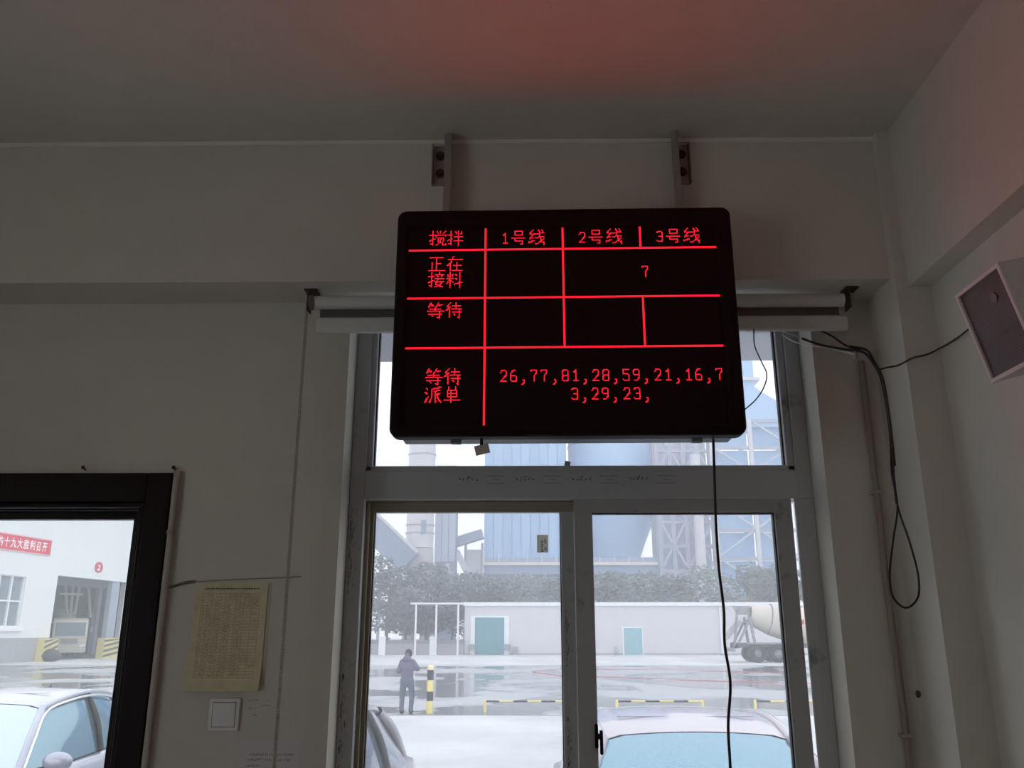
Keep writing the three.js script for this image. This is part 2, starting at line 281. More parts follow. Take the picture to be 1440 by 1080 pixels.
{
  const cell = 6, x0 = -0.315, x1 = 0.537, y0 = 2.094, y1 = 2.662, zf = -2.15;
  const dots = (back, off, on, rad) => canvas(COLS * cell, ROWS * cell, (c, W, Hh) => {
    c.fillStyle = back; c.fillRect(0, 0, W, Hh);
    for (let y = 0; y < ROWS; y++) for (let x = 0; x < COLS; x++) {
      const l = lit[y * COLS + x], col = l ? on : off; if (!col) continue;
      c.fillStyle = col; c.beginPath(); c.arc((x + 0.5) * cell, (y + 0.5) * cell, l ? rad : 1.9, 0, 7); c.fill();
      if (l) { c.fillStyle = on === '#000' ? '#000' : '#ff384e'; c.beginPath(); c.arc((x + 0.5) * cell, (y + 0.5) * cell, 1.5, 0, 7); c.fill(); }
    }
  });
  const disp = thing('led_display', 'black framed red dot-matrix display board hanging in front of the window', 'display', [0, 0, 0]);
  const scr = new THREE.PlaneGeometry(x1 - x0 + 0.004, y1 - y0 + 0.004).translate((x0 + x1) / 2, (y0 + y1) / 2, zf - 0.012);
  mesh('screen', scr, new THREE.MeshPhysicalMaterial({ color: 0xffffff, specularIntensity: 0.4, map: dots('#030303', '#141415', '#140a0a', 1.9), roughness: 0.55, emissive: 0xffffff, emissiveMap: dots('#000000', null, '#e0081a', 3.1), emissiveIntensity: 1.3 }), disp).userData.label = 'red dot-matrix screen';
  // bezel: rounded outer frame, chamfered towards the screen
  const ox0 = -0.347, ox1 = 0.579, oy0 = 2.064, oy1 = 2.714;
  const rect = (a, b, c, d, r) => { const s = new THREE.Shape(); s.moveTo(a + r, c); s.lineTo(b - r, c); s.absarc(b - r, c + r, r, -Math.PI / 2, 0); s.lineTo(b, d - r); s.absarc(b - r, d - r, r, 0, Math.PI / 2); s.lineTo(a + r, d); s.absarc(a + r, d - r, r, Math.PI / 2, Math.PI); s.lineTo(a, c + r); s.absarc(a + r, c + r, r, Math.PI, 1.5 * Math.PI); return s; };
  const fr = rect(ox0 + 0.008, ox1 - 0.008, oy0 + 0.008, oy1 - 0.008, 0.018);
  const hole = new THREE.Path([[x0 - 0.006, y0 - 0.006], [x0 - 0.006, y1 + 0.006], [x1 + 0.006, y1 + 0.006], [x1 + 0.006, y0 - 0.006]].map((p) => new THREE.Vector2(...p)));
  fr.holes.push(hole);
  mesh('bezel', new THREE.ExtrudeGeometry(fr, { depth: 0.028, bevelEnabled: true, bevelThickness: 0.012, bevelSize: 0.008, bevelSegments: 3 }).translate(0, 0, zf - 0.04), blackPlastic, disp);
  mesh('housing', rbx(ox0 + 0.012, ox1 - 0.012, oy0 + 0.012, oy1 - 0.012, zf - 0.024, zf - 0.10, 0.006), std(0.045, 0.045, 0.048, 0.5), disp);
  mesh('bottom_rail', rbx(ox0 + 0.03, ox1 - 0.03, oy0 + 0.001, oy0 + 0.014, zf - 0.045, zf - 0.10, 0.003), std(0.30, 0.30, 0.31, 0.45, { metalness: 0.4 }), disp).userData.label = 'bare aluminium bottom rail';
  for (const px of [641, 980]) { const p = onZ(px, 622, -2.2); mesh('clip', rbx(p.x - 0.014, p.x + 0.014, oy0 - 0.008, oy0 + 0.004, -2.195, -2.215, 0.002), std(0.2, 0.2, 0.2, 0.5), disp); }
  // the board hangs slightly turned, its right end nearer
  const yawB = -0.015, pv = V(0.116, 0, -2.19), off = pv.clone().sub(pv.clone().applyAxisAngle(V(0, 1, 0), yawB));
  disp.rotation.y = yawB; disp.position.copy(off);
  const light = new THREE.RectAreaLight(lin(1, 0.028, 0.03), LED_GLOW, x1 - x0, y1 - y0);
  light.position.set((x0 + x1) / 2, (y0 + y1) / 2, zf + 0.004); light.position.applyAxisAngle(V(0, 1, 0), yawB).add(off); light.rotation.y = Math.PI + yawB; light.name = 'led_display_glow'; scene.add(light);
}
{ // two steel hangers bolted to the beam
  const hang = (px, side, dz, label) => {
    const p = onZ(px, 240, -2.33), t = thing('hanger_bracket', label, 'bracket', [p.x, 0, -2.33]);
    const top = 3.055 - 0.02, pl = side * 0.027;
    mesh('plate', rbx(pl - 0.024, pl + 0.024, 2.885, top - 0.015, 0, 0.005, 0.001), galv, t);
    mesh('plate_edge', rbx(pl - side * -0.024 - 0.002, pl - side * -0.024 + 0.002, 2.885, top - 0.015, 0, 0.022, 0.001), galv, t);
    for (const y of [2.985, 2.925]) { const b = mesh('bolt', new THREE.CylinderGeometry(0.011, 0.011, 0.012, 6).rotateX(Math.PI / 2).translate(pl, y, 0.011), boltMat, t); mesh('washer', new THREE.CylinderGeometry(0.015, 0.015, 0.003, 18).rotateX(Math.PI / 2).translate(pl, y, 0.0055), boltMat, b); }
    mesh('rail', merge([rbx(-0.011, 0.011, 2.68, top, dz, dz + 0.004, 0.001), rbx(side * 0.009 - 0.002, side * 0.009 + 0.002, 2.68, top, 0.005, dz + 0.002, 0.001)]), galv, t);
  };
  hang(632, -1, 0.05, 'galvanised angle hanger on the beam, its rail right of the bolted plate');
  hang(946, 1, 0.056, 'galvanised angle hanger on the beam, its rail left of the bolted plate');
}
{ // cardboard scrap hanging under the display
  const p = onZ(678, 632, -2.18);
  const t = thing('cardboard_tag', 'small tan cardboard tag dangling under the display board', 'tag', [p.x, p.y, -2.18]);
  mesh('card', rbx(-0.019, 0.019, -0.013, 0.013, -0.001, 0.001, 0.0005, 1).rotateZ(0.24), std(0.55, 0.47, 0.38, 0.85), t);
  mesh('knot', rbx(-0.006, 0.002, 0.011, 0.03, -0.003, 0.003, 0.002, 2), blackCable, t);
}
// ───────────── roller blind ─────────────
{
  const t = thing('roller_blind', 'grey roller blind rolled up above the window', 'blind', [0, 0, 0]);
  const zz = -2.41, y = 2.538, a = -0.635, b = 0.978, silver = std(0.68, 0.68, 0.66, 0.45);
  mesh('rolled_fabric', cyl(V(a + 0.012, y, zz), V(b - 0.012, y, zz), 0.021, 0.021, 24), silver, t);
  for (const x of [a - 0.012, b]) {
    mesh('bracket', merge([rbx(x, x + 0.004, y - 0.03, BEAM - 0.001, zz - 0.022, zz + 0.022, 0.001), rbx(x - 0.01, x + 0.03, BEAM - 0.005, BEAM - 0.001, zz - 0.022, zz + 0.03, 0.001)]), std(0.05, 0.045, 0.04, 0.5), t);
    mesh('end_cap', cyl(V(x + 0.003, y, zz), V(x + 0.012, y, zz), 0.023, 0.023, 24), std(0.22, 0.21, 0.2, 0.4), t);
  }
  mesh('fabric_drop', bx(a + 0.02, b - 0.02, 2.48, y, zz - 0.019, zz - 0.0175), std(0.14, 0.135, 0.13, 0.9), t);
  mesh('bottom_bar', rbx(a + 0.012, b + 0.002, 2.447, 2.495, zz - 0.03, zz - 0.006, 0.009, 3), silver, t);
  // bead chain loop
  const c0 = onZ(432, 430, zz), yb = 1.05, beads = [];
  const ball = new THREE.IcosahedronGeometry(0.003, 1);
  for (let k = 0; k < 2; k++) for (let q = yb; q < y; q += 0.0065) beads.push(ball.clone().translate(a - 0.016, q, zz + (k ? 0.008 : -0.008)));
  const ch = mesh('bead_chain', merge([...beads, cyl(V(a - 0.016, yb, zz + 0.008), V(a - 0.016, y, zz + 0.008), 0.0009, 0.0009, 5), cyl(V(a - 0.016, yb, zz - 0.008), V(a - 0.016, y, zz - 0.008), 0.0009, 0.0009, 5)]), std(0.42, 0.39, 0.33, 0.5), t);
  ch.userData.kind = 'stuff';
}
// ───────────── cables and conduits ─────────────
const px3 = (list) => list.map(([x, y, z]) => onZ(x, y, z));
tag(mesh('power_cable', tube(px3([[1003, 616, -2.2], [1005, 680, -2.21], [1007, 740, -2.22], [1011, 800, -2.22], [1018, 860, -2.22], [1019, 905, -2.22], [1027, 960, -2.22], [1024, 1020, -2.22], [1027, 1080, -2.22], [1030, 1180, -2.23]]), 0.0036, 80), blackCable), 'black power cord hanging from the display board past the window', 'cable');
tag(mesh('thin_wire', tube(px3([[1060, 462, -2.42], [1061, 485, -2.4], [1070, 507, -2.37], [1078, 525, -2.33], [1074, 545, -2.28], [1062, 563, -2.24], [1046, 577, -2.22]]), 0.0018, 50), std(0.03, 0.035, 0.05, 0.5)), 'thin dark wire curling from the blind into the display side', 'wire');
const bundle = thing('cable_bundle', 'black cables running from the blind down the corner pillar with a loop', 'cable');
mesh('cable', tube(px3([[1140, 461, -2.475], [1165, 470, -2.46], [1190, 486, -2.42], [1212, 494, -2.38], [1228, 512, -2.33], [1238, 532, -2.285], [1246, 570, -2.285], [1252, 620, -2.285], [1254, 665, -2.285], [1262, 712, -2.285], [1256, 760, -2.285], [1251, 815, -2.285], [1257, 842, -2.285], [1274, 855, -2.285], [1290, 842, -2.285], [1292, 815, -2.285], [1280, 765, -2.285], [1262, 710, -2.285], [1256, 660, -2.285], [1250, 590, -2.283]]), 0.0028, 160), blackCable, bundle);
mesh('cable', tube(px3([[1128, 476, -2.492], [1150, 484, -2.47], [1185, 491, -2.42], [1215, 496, -2.37], [1231, 515, -2.32], [1241, 537, -2.287], [1248, 580, -2.288], [1255, 640, -2.288], [1256, 665, -2.287], [1261, 708, -2.286]]), 0.0038, 60), blackCable, bundle);
mesh('cable', tube(px3([[1195, 487, -2.41], [1218, 492, -2.375], [1229, 508, -2.33], [1241, 532, -2.28], [1251, 590, -2.28], [1258, 655, -2.281]]), 0.0035, 40), blackCable, bundle);
mesh('cable_tie', rbx(-0.004, 0.004, -0.011, 0.011, -0.011, 0.011, 0.002).translate(...onZ(1203, 500, -2.4).toArray()), std(0.3, 0.29, 0.26, 0.6), bundle);
for (const [o, lab] of [[0, 'white thin cable crossing the upper window corner, higher of two'], [9, 'white thin cable crossing the upper window corner, lower of two']])
  tag(mesh('white_cable', tube(px3(o ? [[1099, 470, -2.6], [1118, 481, -2.55], [1140, 486, -2.5], [1165, 489, -2.46], [1200, 499, -2.42]] : [[1088, 462, -2.5], [1118, 472, -2.5], [1140, 482, -2.485], [1165, 486, -2.455], [1202, 498, -2.40]]), 0.0022, 30), whiteCable), lab, 'cable');
tag(mesh('speaker_cable', tube([...px3([[1236, 520, -2.30], [1246, 517, -2.287], [1262, 514, -2.285], [1285, 503, -2.285], [1305, 498, -2.285]]), onX(1325, 488, 1.168), onX(1345, 476, 1.165), onX(1364, 462, 1.14), onX(1380, 455, 1.12)], 0.0026, 50), std(0.05, 0.03, 0.022, 0.5)), 'dark brown cable from the bundle to the loudspeaker', 'cable');
{
  const a = onZ(1210, 500, -2.485), t = thing('conduit', 'brownish vertical cable conduit beside the corner pillar', 'conduit', [a.x, 0, -2.487]);
  mesh('pipe', tube([V(0, 2.37, 0), V(0.001, 2.0, 0), V(-0.002, 1.7, 0), V(0.002, 1.4, 0), V(0, 1.0, 0), V(0, 0.3, 0)], 0.009, 40), std(0.34, 0.29, 0.23, 0.7), t);
  for (const y of [1.97, 1.31]) mesh('clip', rbx(-0.016, 0.016, y - 0.005, y + 0.005, -0.012, 0.013, 0.003), std(0.4, 0.36, 0.3, 0.6), t);
}
{
  const a = onZ(248, 668, -2.49), t = thing('conduit', 'pale plastic conduit along the dark door frame', 'conduit', [a.x + 0.003, 0, -2.487]);
  mesh('pipe', cyl(V(0, 0, 0), V(0, 2.035, 0), 0.0095), std(0.48, 0.45, 0.39, 0.5), t);
  const c = onZ(243, 749, -2.49);
  mesh('coupling', cyl(V(0, c.y - 0.006, 0), V(0, c.y + 0.006, 0), 0.0125), std(0.36, 0.34, 0.3, 0.5), t);
  mesh('coupling', cyl(V(0, 0.8, 0), V(0, 0.812, 0), 0.0125), std(0.36, 0.34, 0.3, 0.5), t);
  mesh('branch', tube(px3([[238, 826, -2.487], [248, 823, -2.487], [262, 819, -2.492], [275, 818, -2.497]]).map((p) => p.sub(t.position)), 0.0042, 16), std(0.16, 0.15, 0.13, 0.6), t);
  tag(mesh('thin_wire', tube(px3([[262, 819, -2.4975], [330, 815, -2.4975], [423, 811, -2.4975]]), 0.0022, 16), std(0.4, 0.37, 0.33, 0.6)), 'thin pale wire stretched above the pinned yellow form', 'wire');
  for (const [px, py, lab] of [[118, 660, 'small bent nail in the wall above the door frame'], [245, 660, 'small dark nail at the door frame corner']]) {
    const p = onZ(px, py, -2.49);
    const n = thing('wall_nail', lab, 'nail', [p.x, p.y, -2.5]);
    mesh('shank', cyl(V(0, 0, 0), V(0, 0.004, 0.016), 0.0025), boltMat, n); mesh('head', cyl(V(0, 0.004, 0.016), V(0.001, 0.0045, 0.019), 0.0055), boltMat, n);
  }
  for (const [px, py, lab] of [[1291, 976, 'dark screw plug in the corner pillar'], [1368, 1057, 'dark screw plug low on the loudspeaker wall']]) {
    const p = px < 1350 ? onZ(px, py, -2.3) : onX(px, py, XR);
    tag(mesh('wall_plug', new THREE.SphereGeometry(px < 1350 ? 0.0075 : 0.005, 10, 8).scale(1, 1.2, 0.7).translate(p.x, p.y, p.z), boltMat), lab, 'plug');
  }
}
// ───────────── paper, switch, notes ─────────────
{
  const form = canvas(512, 724, (c, W, Hh) => {
    c.fillStyle = '#ddd3b6'; c.fillRect(0, 0, W, Hh);
    for (let i = 0; i < 260; i++) { c.fillStyle = `rgba(120,90,40,${rr(0.01, 0.05)})`; c.beginPath(); c.arc(rr(0, W), rr(0, Hh), rr(4, 40), 0, 7); c.fill(); }
    c.fillStyle = '#3a342a'; for (let x = 70; x < 440; x += rr(7, 12)) c.fillRect(x, 36, rr(4, 9), 9);
    c.strokeStyle = 'rgba(70,60,45,0.55)'; c.lineWidth = 1.5;
    for (let r = 0; r < 28; r++) { c.beginPath(); c.moveTo(52, 72 + r * 21); c.lineTo(462, 72 + r * 21); c.stroke(); }
    for (const x of [52, 92, 150, 215, 290, 350, 405, 462]) { c.beginPath(); c.moveTo(x, 72); c.lineTo(x, 72 + 27 * 21); c.stroke(); }
    c.strokeStyle = 'rgba(45,40,32,0.8)'; c.lineWidth = 2;
    for (let r = 0; r < 27; r++) [58, 98, 158, 222, 297, 356, 412].forEach((x, k) => { if (k > 4 && r > 4 && rnd() < 0.85) return; for (let i = 0; i < (k === 0 ? 2 : 4); i++) { const gx = x + i * 10; c.beginPath(); c.moveTo(gx + rr(0, 7), 76 + r * 21 + rr(0, 12)); c.lineTo(gx + rr(0, 7), 76 + r * 21 + rr(0, 12)); c.lineTo(gx + rr(0, 7), 76 + r * 21 + rr(0, 12)); c.stroke(); } });
  });
  // sheet whose foot curls off the wall
  const cx = -0.832, w = 0.207, top = 1.714, hgt = 0.292, g = new THREE.PlaneGeometry(w, hgt, 8, 40), p = g.attributes.position;
  for (let i = 0; i < p.count; i++) { const v = 0.5 - p.getY(i) / hgt, c = Math.max(0, v - 0.72) / 0.28; p.setZ(i, 0.0015 + 0.02 * c * c + 0.0015 * Math.sin(p.getX(i) * 24)); p.setX(i, p.getX(i) - 0.006 * v * (p.getX(i) < 0 ? 1 : 0.3)); }
  g.computeVertexNormals();
  const t = thing('paper_form', 'yellowed printed table form pasted on the wall above the switch', 'paper', [cx, top - hgt / 2, ZB + 0.001]);
  mesh('sheet', g, new THREE.MeshStandardMaterial({ map: form, roughness: 0.9, color: lin(1, 1, 0.97) }), t);
  mesh('backing_sheet', rbx(-0.088, 0.113, -0.13, 0.146, -0.0008, 0, 0.0003, 1), std(0.55, 0.5, 0.38, 0.9), t);
  const sx = -0.822, sy = 1.361, s = thing('light_switch', 'white square rocker switch on the wall beneath the form', 'switch', [sx, sy, ZB]), wp = std(0.80, 0.79, 0.78, 0.35);
  mesh('plate', rbx(-0.043, 0.043, -0.043, 0.043, 0, 0.009, 0.004, 3), wp, s);
  mesh('rocker', rbx(-0.031, 0.031, -0.031, 0.031, 0.006, 0.012, 0.002, 2).rotateX(0.05), wp, s);
  mesh('rocker_gap', bx(-0.033, 0.033, -0.033, 0.033, 0.0085, 0.0092), std(0.25, 0.25, 0.25, 0.6), s);
  const scrawl = (W, Hh, rows, paper) => canvas(W, Hh, (c) => { if (paper) { c.fillStyle = paper; c.fillRect(0, 0, W, Hh); } c.strokeStyle = 'rgba(40,36,34,0.75)'; c.lineWidth = 2.5; for (const [x, y, n, k] of rows) for (let i = 0; i < n; i++) for (let q = 0; q < 3; q++) { c.beginPath(); c.moveTo(x + i * k + rr(0, k * 0.8), y + rr(0, k)); c.lineTo(x + i * k + rr(0, k * 0.8), y + rr(0, k)); c.stroke(); } });
  tag(mesh('handwriting', new THREE.PlaneGeometry(0.09, 0.07).translate(-0.72, 1.372, ZB + 0.0008), new THREE.MeshStandardMaterial({ map: scrawl(256, 200, [[20, 20, 6, 14], [150, 24, 2, 14], [20, 80, 4, 14], [120, 60, 6, 12], [60, 130, 3, 12]]), transparent: true, roughness: 0.9 })), 'faint pencil scribble on the wall beside the switch', 'writing');
  const nt = onZ(378, 1068, ZB);
  tag(mesh('wall_notice', rbx(-0.082, 0.082, -0.13, 0.05, 0, 0.0006, 0.0002, 1).translate(nt.x, nt.y, ZB + 0.0004), std(0.66, 0.63, 0.64, 0.9)), 'pale paper notice on the wall near the blind chain', 'paper');
  mesh('print', new THREE.PlaneGeometry(0.15, 0.15).translate(nt.x, nt.y - 0.03, ZB + 0.0018), new THREE.MeshStandardMaterial({ map: scrawl(300, 300, [[40, 60, 22, 11], [30, 85, 20, 12], [30, 115, 6, 12], [60, 150, 16, 12], [60, 190, 12, 12]]), transparent: true, roughness: 0.9 }), scene.children.at(-1));
}
// ───────────── loudspeaker ─────────────
{
  const t = thing('wall_speaker', 'white cased loudspeaker with dark grille tilted on its wall bracket', 'speaker', [1.0, 2.32, -1.742]);
  const casing = std(0.62, 0.60, 0.59, 0.5), hw = 0.09, hh = 0.214, tilt = 0.24;
  // local frame: face in the yz plane looking to -x, hanging from its top edge
  const put = (g) => g.rotateZ(tilt);
  const prof = new THREE.Shape(); prof.moveTo(0, -hw); prof.lineTo(0.055, -hw); prof.quadraticCurveTo(0.11, -hw * 0.75, 0.12, -hw * 0.45); prof.lineTo(0.12, hw * 0.45); prof.quadraticCurveTo(0.11, hw * 0.75, 0.055, hw); prof.lineTo(0, hw); prof.closePath();
  mesh('cabinet', put(new THREE.ExtrudeGeometry(prof, { depth: hh - 0.012, bevelEnabled: true, bevelThickness: 0.006, bevelSize: 0.005, bevelSegments: 3, curveSegments: 12 }).rotateX(Math.PI / 2).translate(0.005, -0.006, 0)), casing, t);
  const ring = new THREE.Shape([[-hw, 0], [hw, 0], [hw, -hh], [-hw, -hh]].map((q) => new THREE.Vector2(...q)));
  ring.holes.push(new THREE.Path([[-hw + 0.006, -0.006], [-hw + 0.006, -hh + 0.006], [hw - 0.006, -hh + 0.006], [hw - 0.006, -0.006]].map((q) => new THREE.Vector2(...q))));
  mesh('front_frame', put(new THREE.ExtrudeGeometry(ring, { depth: 0.007, bevelEnabled: true, bevelThickness: 0.002, bevelSize: 0.002, bevelSegments: 2 }).rotateY(-Math.PI / 2).translate(-0.001, 0, 0)), casing, t);
  const mesh1 = noiseTexture(128, (u, v) => { const a = Math.hypot((u * 32) % 1 - 0.5, (v * 32) % 1 - 0.5) < 0.3 ? 0.25 : 0.9; return [a, a, a]; });
  mesh('grille', put(bx(-0.004, -0.001, -hh + 0.005, -0.005, -hw + 0.005, hw - 0.005)), std(0.10, 0.10, 0.10, 0.55, { map: rep(mesh1, 1, 1) }), t);
  mesh('badge', put(new THREE.CylinderGeometry(0.011, 0.011, 0.002, 24).rotateZ(Math.PI / 2).translate(-0.0052, -0.055, 0.03)), std(0.12, 0.12, 0.12, 0.4, { metalness: 0.6 }), t);
  mesh('bracket', merge([bar(V(0.12, -0.10, 0), V(0.172, -0.12, 0), 0.03, 0.03), rbx(0.168, 0.179, -0.17, -0.06, -0.03, 0.03, 0.003)]), casing, t);
  mesh('support_arm', rbx(0.06, 0.178, -0.245, -0.225, 0.0, 0.03, 0.006), casing, t);
}

// ───────────── the yard outside ─────────────
const YG = -0.45;
const gravelMap = noiseTexture(512, (u, v) => { const k = 0.88 + 0.22 * fbm(u, v, 4, 12, 5) + 0.08 * fbm(u, v, 40, 3, 2); return [k, k, k * 1.01]; }, true);
const concrete = std(0.62, 0.63, 0.635, 0.75, { map: rep(gravelMap, 0.08) });
const wetRough = noiseTexture(512, (u, v) => { const a = fbm(u, v, 5, 21, 5), k = a > 0.06 ? 0.55 : a > -0.02 ? 0.3 + (a + 0.02) * 3 : 0.1; return [k, k, k]; });
const wetColor = noiseTexture(512, (u, v) => { const a = fbm(u, v, 5, 21, 5), k = (a > 0.06 ? 1 : a > -0.02 ? 0.72 + (a + 0.02) * 3.5 : 0.72) + 0.12 * fbm(u, v, 20, 5, 4); return [k, k, k * 1.01]; }, true);
const wet = std(0.36, 0.37, 0.385, 1, { map: rep(wetColor, 0.05, 0.035), roughnessMap: rep(wetRough, 0.05, 0.035), bumpMap: rep(plasterBump, 0.6), bumpScale: 0.002 });
structure(mesh('yard_ground', metric(bx(-160, 160, YG - 0.3, YG - 0.02, ZO - 0.25, -260)), concrete), 'pale concrete yard');
structure(mesh('yard_road', metric(bx(-120, 120, YG - 0.02, YG, -23.0, -56)), wet), 'wet grey road surface across the yard');
structure(mesh('yard_apron', metric(bx(-120, 120, YG - 0.02, YG, ZO - 0.25, -22.9)), concrete), 'pale concrete parking apron');
structure(mesh('yard_verge', metric(bx(-120, 120, YG - 0.02, YG + 0.004, -56, -90)), std(0.70, 0.70, 0.70, 0.8, { map: rep(gravelMap, 0.08) })), 'pale concrete strip before the white shed');
structure(mesh('eave', merge([metric(bx(-6, 3.5, 2.76, 2.95, -2.745, -3.7)), metric(bx(-6, 3.5, 2.825, 3.05, -3.7, -3.8))]), std(0.40, 0.42, 0.46, 0.8)), 'grey concrete eave above the window outside');
structure(mesh('step_plinth', metric(bx(-6, 3.5, YG, 0, ZO, ZO - 0.25)), concrete), 'concrete plinth under the wall outside');

// low white shed with shutter doors
{
  const a = onY(653, 921, YG), b = onY(1020, 921, YG), z = -(Math.abs(a.z) + Math.abs(b.z)) / 2, t = thing('white_shed', 'long low white shed with two blue-green doors', 'building', [0, YG, z]);
  const yw = (py) => onZ(760, py, z).y - YG, x = (px, py = 890) => onZ(px, py, z).x, white = std(0.64, 0.63, 0.66, 0.85), teal = std(0.10, 0.27, 0.33, 0.5), trim = std(0.85, 0.86, 0.88, 0.7);
  const xe = 26;
  mesh('wall', bx(x(653), xe, 0, yw(852), -7, 0), white, t);
  mesh('parapet', bx(x(651), xe + 0.2, yw(852), yw(847), -7.1, 0.18), trim, t);
  mesh('wall_base', bx(x(653), xe, 0, 0.16, 0, 0.05), std(0.4, 0.4, 0.44, 0.8), t);
  const d1 = mesh('door_frame', bx(x(662), x(716), 0, yw(866), 0.0, 0.08), trim, t);
  mesh('shutter', bx(x(668), x(709), 0.02, yw(868.5), 0.06, 0.14), teal, d1);
  for (const [q, w] of [[664, 9], [713.5, 8]]) mesh('barrier_block', bx(x(q - w / 2), x(q + w / 2), yw(914), yw(906), 0.1, 0.5), std(0.28, 0.3, 0.34, 0.8), t);
  const d2 = mesh('door_frame', bx(x(875), x(904), 0, yw(881.5), 0, 0.07), trim, t);
  mesh('door_leaf', bx(x(877), x(902.5), 0.02, yw(883), 0.05, 0.12), std(0.24, 0.45, 0.52, 0.5), d2);
  mesh('meter_box', bx(x(722), x(728), 0, yw(909.5), 0, 0.35), std(0.34, 0.34, 0.36, 0.8), t);
  mesh('meter_box', bx(x(863), x(868.5), 0.2, yw(909), 0, 0.3), std(0.5, 0.5, 0.52, 0.8), t);
  mesh('downpipe', cyl(V(x(1014), 0.1, 0.12), V(x(1014), yw(853), 0.12), 0.1), trim, t);
  // lean-to canopy
  const c = thing('open_canopy', 'thin flat canopy on posts beside the white shed', 'canopy', [0, YG, z + 1]);
  mesh('roof_slab', bx(x(578), x(652), yw(850), yw(848), -4, 0.1), trim, c);
  for (const q of [586, 614.5, 645]) mesh('post', cyl(V(x(q), 0, 0), V(x(q), yw(849.5), 0), 0.09), trim, c);
  const lw = thing('low_wall', 'low grey wall under the trees beside the canopy', 'wall', [0, YG, z + 0.4]);
  mesh('wall_body', bx(-15, x(652.5), 0, yw(905), -0.25, 0), std(0.34, 0.34, 0.37, 0.85), lw);
  mesh('coping', bx(-15, x(652.5), yw(905), yw(900), -0.3, 0.05), std(0.2, 0.2, 0.23, 0.85), lw);
  for (const q of [539, 610]) mesh('pier', bx(x(q) - 0.3, x(q) + 0.3, 0, yw(895), -0.3, 0.1), trim, lw);
}
// red hose on the road
for (const [pts, lab] of [[[[748, 944], [800, 940], [870, 941], [960, 942], [1060, 945], [1130, 948]], 'thin red hose lying straight across the wet road'], [[[750, 945], [800, 950], [870, 952], [960, 956], [1060, 959], [1140, 961]], 'thin red hose curving nearer on the wet road']])
  tag(mesh('red_hose', tube(pts.map(([a, b]) => onY(a, b, YG + 0.015)), 0.014, 40), std(0.62, 0.22, 0.28, 0.5)), lab, 'hose');
// bollard
const yellow = std(0.76, 0.62, 0.24, 0.5), bblack = std(0.035, 0.04, 0.05, 0.5);
{
  const p = onY(604, 1003, YG), t = thing('bollard', 'yellow and black banded bollard beside the walking person', 'bollard', [p.x, YG, p.z]), r = 0.085, h = 1.16;
  const edge = [0, 0.26, 0.46, 0.70, 0.92, 1];
  for (let i = 0; i < 4; i++) mesh('band', cyl(V(0, edge[i] * h, 0), V(0, edge[i + 1] * h, 0), r, r, 20), i % 2 ? bblack : yellow, t);
  mesh('cap', merge([cyl(V(0, 0.92 * h, 0), V(0, 0.985 * h, 0), r, r, 20), new THREE.SphereGeometry(r, 20, 8, 0, 6.3, 0, 1.57).scale(1, 0.5, 1).translate(0, 0.985 * h, 0)]), std(0.8, 0.68, 0.4, 0.5), t);
}
// low parking rails
{
  const rail = (p0, p1, label, first) => {
    const a = onY(p0, 1001, YG), b = onY(p1, 1001, YG); b.z = a.z;
    const t = thing('parking_rail', label, 'rail', [a.x, YG, a.z]), L = b.x - a.x, n = 6, h = 0.26;
    for (let i = 0; i < n; i++) mesh('band', cyl(V(L * i / n, h, 0), V(L * (i + 1) / n, h, 0), 0.024, 0.024, 12), i % 2 ? yellow : bblack, t);
    for (const q of [0, L]) mesh('leg', merge([cyl(V(q, 0, 0), V(q, h, 0), 0.04, 0.04, 12), new THREE.SphereGeometry(0.04, 12, 8).translate(q, h, 0)]), yellow, t);
  };
  rail(682, 801, 'low yellow and black parking rail next to the bollard');
  rail(868, 988, 'low yellow and black parking rail behind the pinkish car');
  rail(1063, 1190, 'low yellow and black parking rail in line with the mixer truck');
}
